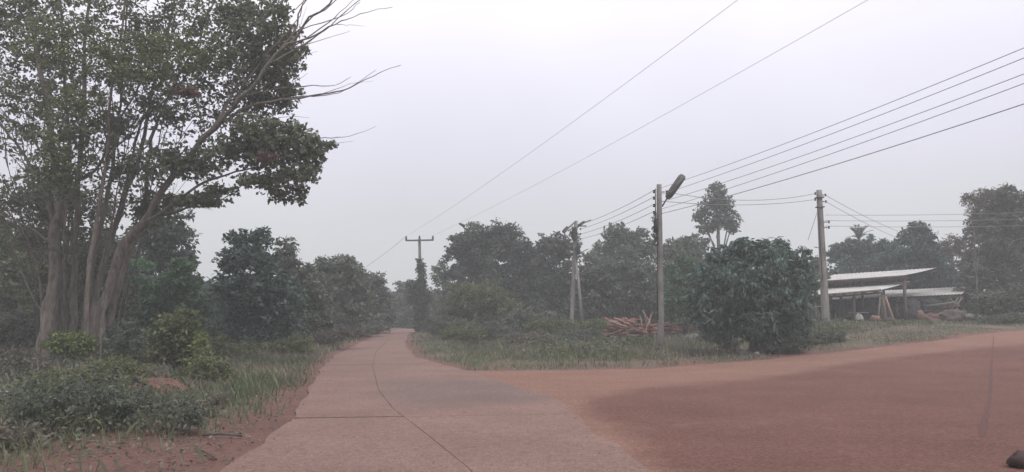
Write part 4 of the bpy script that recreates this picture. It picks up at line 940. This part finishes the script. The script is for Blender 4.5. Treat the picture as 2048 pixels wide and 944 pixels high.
for px, Y, bl, lf, lb in wl:
    plant('weed_bush', lb, 'weeds', px, Y, bl, lf, .075, .03, .20, .2, gap=.3, trunk=.012, twigs=2.5, droop=0, tb=-.02, fill=.4)
for px, Y, bl, lf, lb in [(925, 38, [(905, 668, 24, 14), (945, 672, 26, 15)], 'olive', 'rough scrub on the verge nearest the road bend'),
      (1060, 36, [(1035, 682, 26, 14), (1075, 680, 28, 16)], 'dry', 'dry straggly scrub in the middle of the verge'),
      (1150, 38, [(1145, 676, 26, 14), (1180, 672, 24, 13)], 'grey', 'grey scrub in front of the second pole'),
      (1260, 36, [(1250, 686, 24, 9), (1280, 684, 20, 8)], 'olive', 'low scrub in front of the big log heap')]:
    plant('weed_bush', lb, 'weeds', px, Y, bl, lf, .12, .045, .4, .22, gap=.2, trunk=.015, twigs=2.5, droop=0, tb=-.03)
# verge weeds, right side
wr = [(880, 47, [(880, 652, 34, 18), (920, 658, 34, 16)], 'grey', 'weed clump beside the vine covered pole'),
      (985, 42, [(965, 662, 38, 20), (1010, 668, 34, 16)], 'grey', 'weed clump on the verge below the olive bush'),
      (1105, 42, [(1085, 660, 36, 20), (1128, 660, 30, 18)], 'olive', 'weed clump around the foot of the second pole'),
      (1195, 44, [(1190, 652, 24, 14), (1168, 660, 30, 16)], 'olive', 'weed clump left of the big log heap'),
      (1440, 34, [(1430, 672, 26, 12), (1455, 684, 24, 12)], 'grey', 'weed clump left of the rounded tree trunk'),
      (1545, 30.5, [(1550, 690, 36, 14), (1590, 686, 30, 14)], 'dark', 'dark weed clump right of the rounded tree trunk'),
      (1620, 34, [(1620, 678, 34, 13), (1660, 676, 28, 12)], 'grey', 'weed clump in front of the right hand pole'),
      (1700, 39, [(1690, 664, 26, 5), (1675, 668, 22, 5)], 'olive', 'weed clump in front of the small table'),
      (1845, 41, [(1840, 661, 26, 4), (1800, 664, 26, 4)], 'olive', 'weed strip in front of the low shed'),
      (1990, 43, [(1985, 642, 30, 10), (2030, 636, 30, 10)], 'grey', 'weed clump at the right edge above the dirt road')]
for px, Y, bl, lf, lb in wr:
    plant('weed_bush', lb, 'weeds', px, Y, bl, lf, .13, .06, .55, .24, gap=.1, trunk=.02, twigs=1.5, droop=0, tb=-.05)
p = plant('leafy_bush', 'reddish dry shrub at the foot of the thin crowned tree', 'bush', 884, 55, [(882, 656, 14, 9)], 'red', .14, .07, .6, .2, tb=-.1)

# ------------------------------------------------------------------ grass and litter
def blades(b, X, Y, h, wd, lean=.4, tb=0.):
    n = len(X); Z = gz(X, Y); a = rng.uniform(0, 6.283, n); l = rng.uniform(0, lean, n) * h
    dx, dy = np.cos(a), np.sin(a); sx, sy = -dy * wd / 2, dx * wd / 2
    base = np.stack([X, Y, Z - .02], -1); s = np.stack([sx, sy, np.zeros(n)], -1)
    mid = base + np.stack([dx * l * .35, dy * l * .35, h * .6], -1); tip = base + np.stack([dx * l, dy * l, h], -1)
    V = np.stack([base - s, base + s, mid + s * .8, tip], 1)
    V = np.stack([base - s, base + s, tip + s * .15, mid - s * .9], 1).reshape(-1, 3)
    tt = np.clip(.42 + tb + .8 * (fbm(X, Y, .7, 88) - .5) + rng.normal(0, .22, n), 0, 1); b.add(V, np.arange(n * 4).reshape(-1, 4), np.repeat(tt, 4))
def scatter(n, x0, x1, y0, y1, dens_fn):
    X = rng.uniform(x0, x1, n); Y = y0 * (y1 / y0) ** rng.random(n) if y0 > 0 else rng.uniform(y0, y1, n)
    k = rng.random(n) < dens_fn(X, Y); return X[k], Y[k]
def infov(X, Y, m=.9): return (np.abs(X) < Y * .64 + m)
def gd_left(X, Y):
    left = fxL(Y) - X; d = ss(.1, 1.3, left + .8 * (fbm(X, Y, .8, 3) - .5)) * (.25 + .75 * ss(.35, .6, fbm(X, Y, .5, 12)))
    near = ss(15, 9, Y) * ss(5.5, 1.0, left); return d * (1 - .85 * near) * infov(X, Y) * (X > -24)
def gd_right(X, Y):
    d = offroad(X, Y); return ss(.0, 1.0, d + .7 * (fbm(X, Y, .8, 6) - .5)) * (.3 + .7 * ss(.3, .6, fbm(X, Y, .4, 13))) * (X > fxR(Y)) * (Y > 22) * infov(X, Y) * (1 - .85 * ss(1.3, .6, np.abs(Y - fyV(X) - 2.5) + .8 * (fbm(X, Y, .9, 19) - .5)) * (X > -1) * (X < 8.5)) * (.35 + .65 * ss(.36, .56, fbm(X, Y, .75, 23)))
for nm, mt, n1, n2, hh, tb, sd_ in (('grass', 'grass', 150000, 120000, 1.0, 0, 0), ('fresh_grass', 'fresh', 24000, 40000, .8, 0, 1), ('dry_grass', 'dry', 110000, 90000, 1.15, 0, 2)):
    b = Buf()
    X, Y = scatter(n1, -20, -1.5, 6.5, 60, gd_left); k = vnoise(X, Y, .45, 40 + sd_) > (.25, .62, .5)[sd_]; X, Y = X[k], Y[k]
    blades(b, X, Y, rng.uniform(.08, .36, len(X)) * hh * (.6 + .6 * vnoise(X, Y, .7, 4)), .004 + .0009 * Y, .7)
    X, Y = scatter(n2, -8, 32, 22, 60, gd_right); k = vnoise(X, Y, .35, 50 + sd_) > (.22, .6, .5)[sd_]; X, Y = X[k], Y[k]
    blades(b, X, Y, rng.uniform(.10, .42, len(X)) * hh * (.5 + .7 * vnoise(X, Y, .5, 5)) * (.5 + .5 * ss(0, 5, offroad(X, Y))) * (1 - .45 * ss(10, 14, X)), .014 + .0007 * Y, .6)
    tag(b.build(nm, GM[mt]), kind='stuff'); TOT[0] += b.n // 2
# leafy undergrowth that joins verge and bushes
def cover(nm, lf, n, x0, x1, y0, y1, fn, h, L, W, seed):
    b = Buf(); X, Y = scatter(n, x0, x1, y0, y1, fn)
    k = (fbm(X, Y, .55, seed) > .44) & ~((X > 4.5) & (X < 13) & (Y > 30) & (Y < 50)); X, Y = X[k], Y[k]; hh = h * (.3 + 1.1 * fbm(X, Y, .7, seed + 1)) * rng.random(len(X)) ** .7 * ss(0, 4, offroad(X, Y))
    ct = vnoise(X, Y, 1.6, seed + 9) - .5
    sc_ = .75 + .012 * Y.mean()
    leaf_quads(b, np.stack([X, Y, gz(X, Y) + hh], -1), L * sc_, W * sc_, np.clip(.45 + .5 * ct + rng.normal(0, .2, len(X)), 0, 1), .3, 0)
    TOT[0] += b.n // 2; tag(b.build(nm, LM[lf]), kind='stuff')
inR = lambda X, Y: ss(.6, 5, offroad(X, Y)) * (X > fxR(Y)) * (Y > 24) * infov(X, Y, 1.5)
inL = lambda X, Y: ss(.8, 3.5, fxL(Y) - X) * infov(X, Y, 1.5)
cover('undergrowth', 'grey', 60000, -9, 16, 26, 62, lambda X, Y: inR(X, Y) * ss(3, 9, offroad(X, Y)), .75, .13, .06, 61)
cover('undergrowth', 'olive', 50000, -9, 16, 26, 62, lambda X, Y: inR(X, Y) * ss(2, 7, offroad(X, Y)), .55, .12, .05, 67)
cover('undergrowth', 'grey', 70000, -26, -2, 9, 62, inL, .5, .075, .035, 71)
cover('undergrowth', 'olive', 60000, -26, -2, 9, 62, inL, .5, .075, .03, 77)
cover('dry_undergrowth', 'dry', 60000, -26, 33, 9, 62, lambda X, Y: np.maximum(inR(X, Y) * (X < 14), inL(X, Y)), .45, .12, .018, 81)
b = Buf(); X, Y = scatter(9000, -22, 30, 16, 58, lambda x, y: np.maximum(inR(x, y) * (x < 14), inL(x, y)) * ss(.4, .6, fbm(x, y, .6, 95)))
blades(b, X, Y, rng.uniform(.25, .75, len(X)), .003 + .0006 * Y, .35, -.1)
tag(b.build('dead_stalks', GM['dry']), kind='stuff')
# dead leaves and pebbles
b = Buf(); X, Y = scatter(16000, -14, -1.2, 5.5, 30, lambda x, y: ss(-.3, .6, fxL(y) - x) * .9 * infov(x, y))
leaf_quads(b, np.stack([X, Y, gz(X, Y) + .015], -1), .07, .045, np.clip(rng.normal(.4, .25, len(X)), 0, 1), 2.5)
tag(b.build('leaf_litter', LM['dry']), kind='stuff')
b = Buf(); X, Y = scatter(26000, -8, 22, 5, 36, lambda x, y: infov(x, y) * (offroad(x, y) < .4) * (.05 + .22 * ss(0, .6, x - fxR(y)) * ss(.4, .62, fbm(x, y, .8, 44)) + .92 * np.maximum(ss(.9, .0, np.abs(offroad(x, y))) * .6, .35 * ss(.6, 0, np.abs(x - fxR(y))))))
s = rng.uniform(.004, .016, len(X)) * (1 + Y * .02)
onr = (X > fxL(Y)) & (X < fxR(Y)); Z = gz(X, Y) + np.where(onr, .03, .012)
C = np.stack([X, Y, Z], -1); n = len(X); oct_ = np.array([(1, 0, 0), (0, 1, 0), (-1, 0, 0), (0, -1, 0), (.2, .1, .8)]) 
V = (C[:, None, :] + oct_[None] * s[:, None, None] * rng.uniform(.6, 1.3, (n, 5, 1))).reshape(-1, 3); i5 = np.arange(n)[:, None] * 5
q = np.concatenate([np.concatenate([i5 + 0, i5 + 1, i5 + 4, i5 + 4], 1), np.concatenate([i5 + 2, i5 + 3, i5 + 4, i5 + 4], 1)])
q = np.concatenate([np.stack([i5[:, 0], i5[:, 0] + 1, i5[:, 0] + 2, i5[:, 0] + 4], -1), np.stack([i5[:, 0] + 2, i5[:, 0] + 3, i5[:, 0], i5[:, 0] + 4], -1)])
b.add(V, q, .5); tag(b.build('gravel', noise_mat('pebble', (.12, .065, .055), (.27, .165, .135), 30, .9, 0)), kind='stuff')

# ------------------------------------------------------------------ haze
HX, HY, z0, z1 = 1300, 1300, -1.0, 19.0
b = Buf(); b.box((0, 0, (z0 + z1) / 2), (2 * HX, 2 * HY, z1 - z0)); hm = bpy.data.materials.new('haze_air'); hm.use_nodes = True; t = hm.node_tree; t.nodes.clear()
ho = N(t, 'ShaderNodeOutputMaterial'); pv = N(t, 'ShaderNodeVolumePrincipled'); pv.inputs['Color'].default_value = (.84, .89, .91, 1); pv.inputs['Density'].default_value = .0031
t.links.new(pv.outputs[0], ho.inputs['Volume']); tag(b.build('haze', hm), kind='stuff')
print('LEAF TRIS', TOT[0])
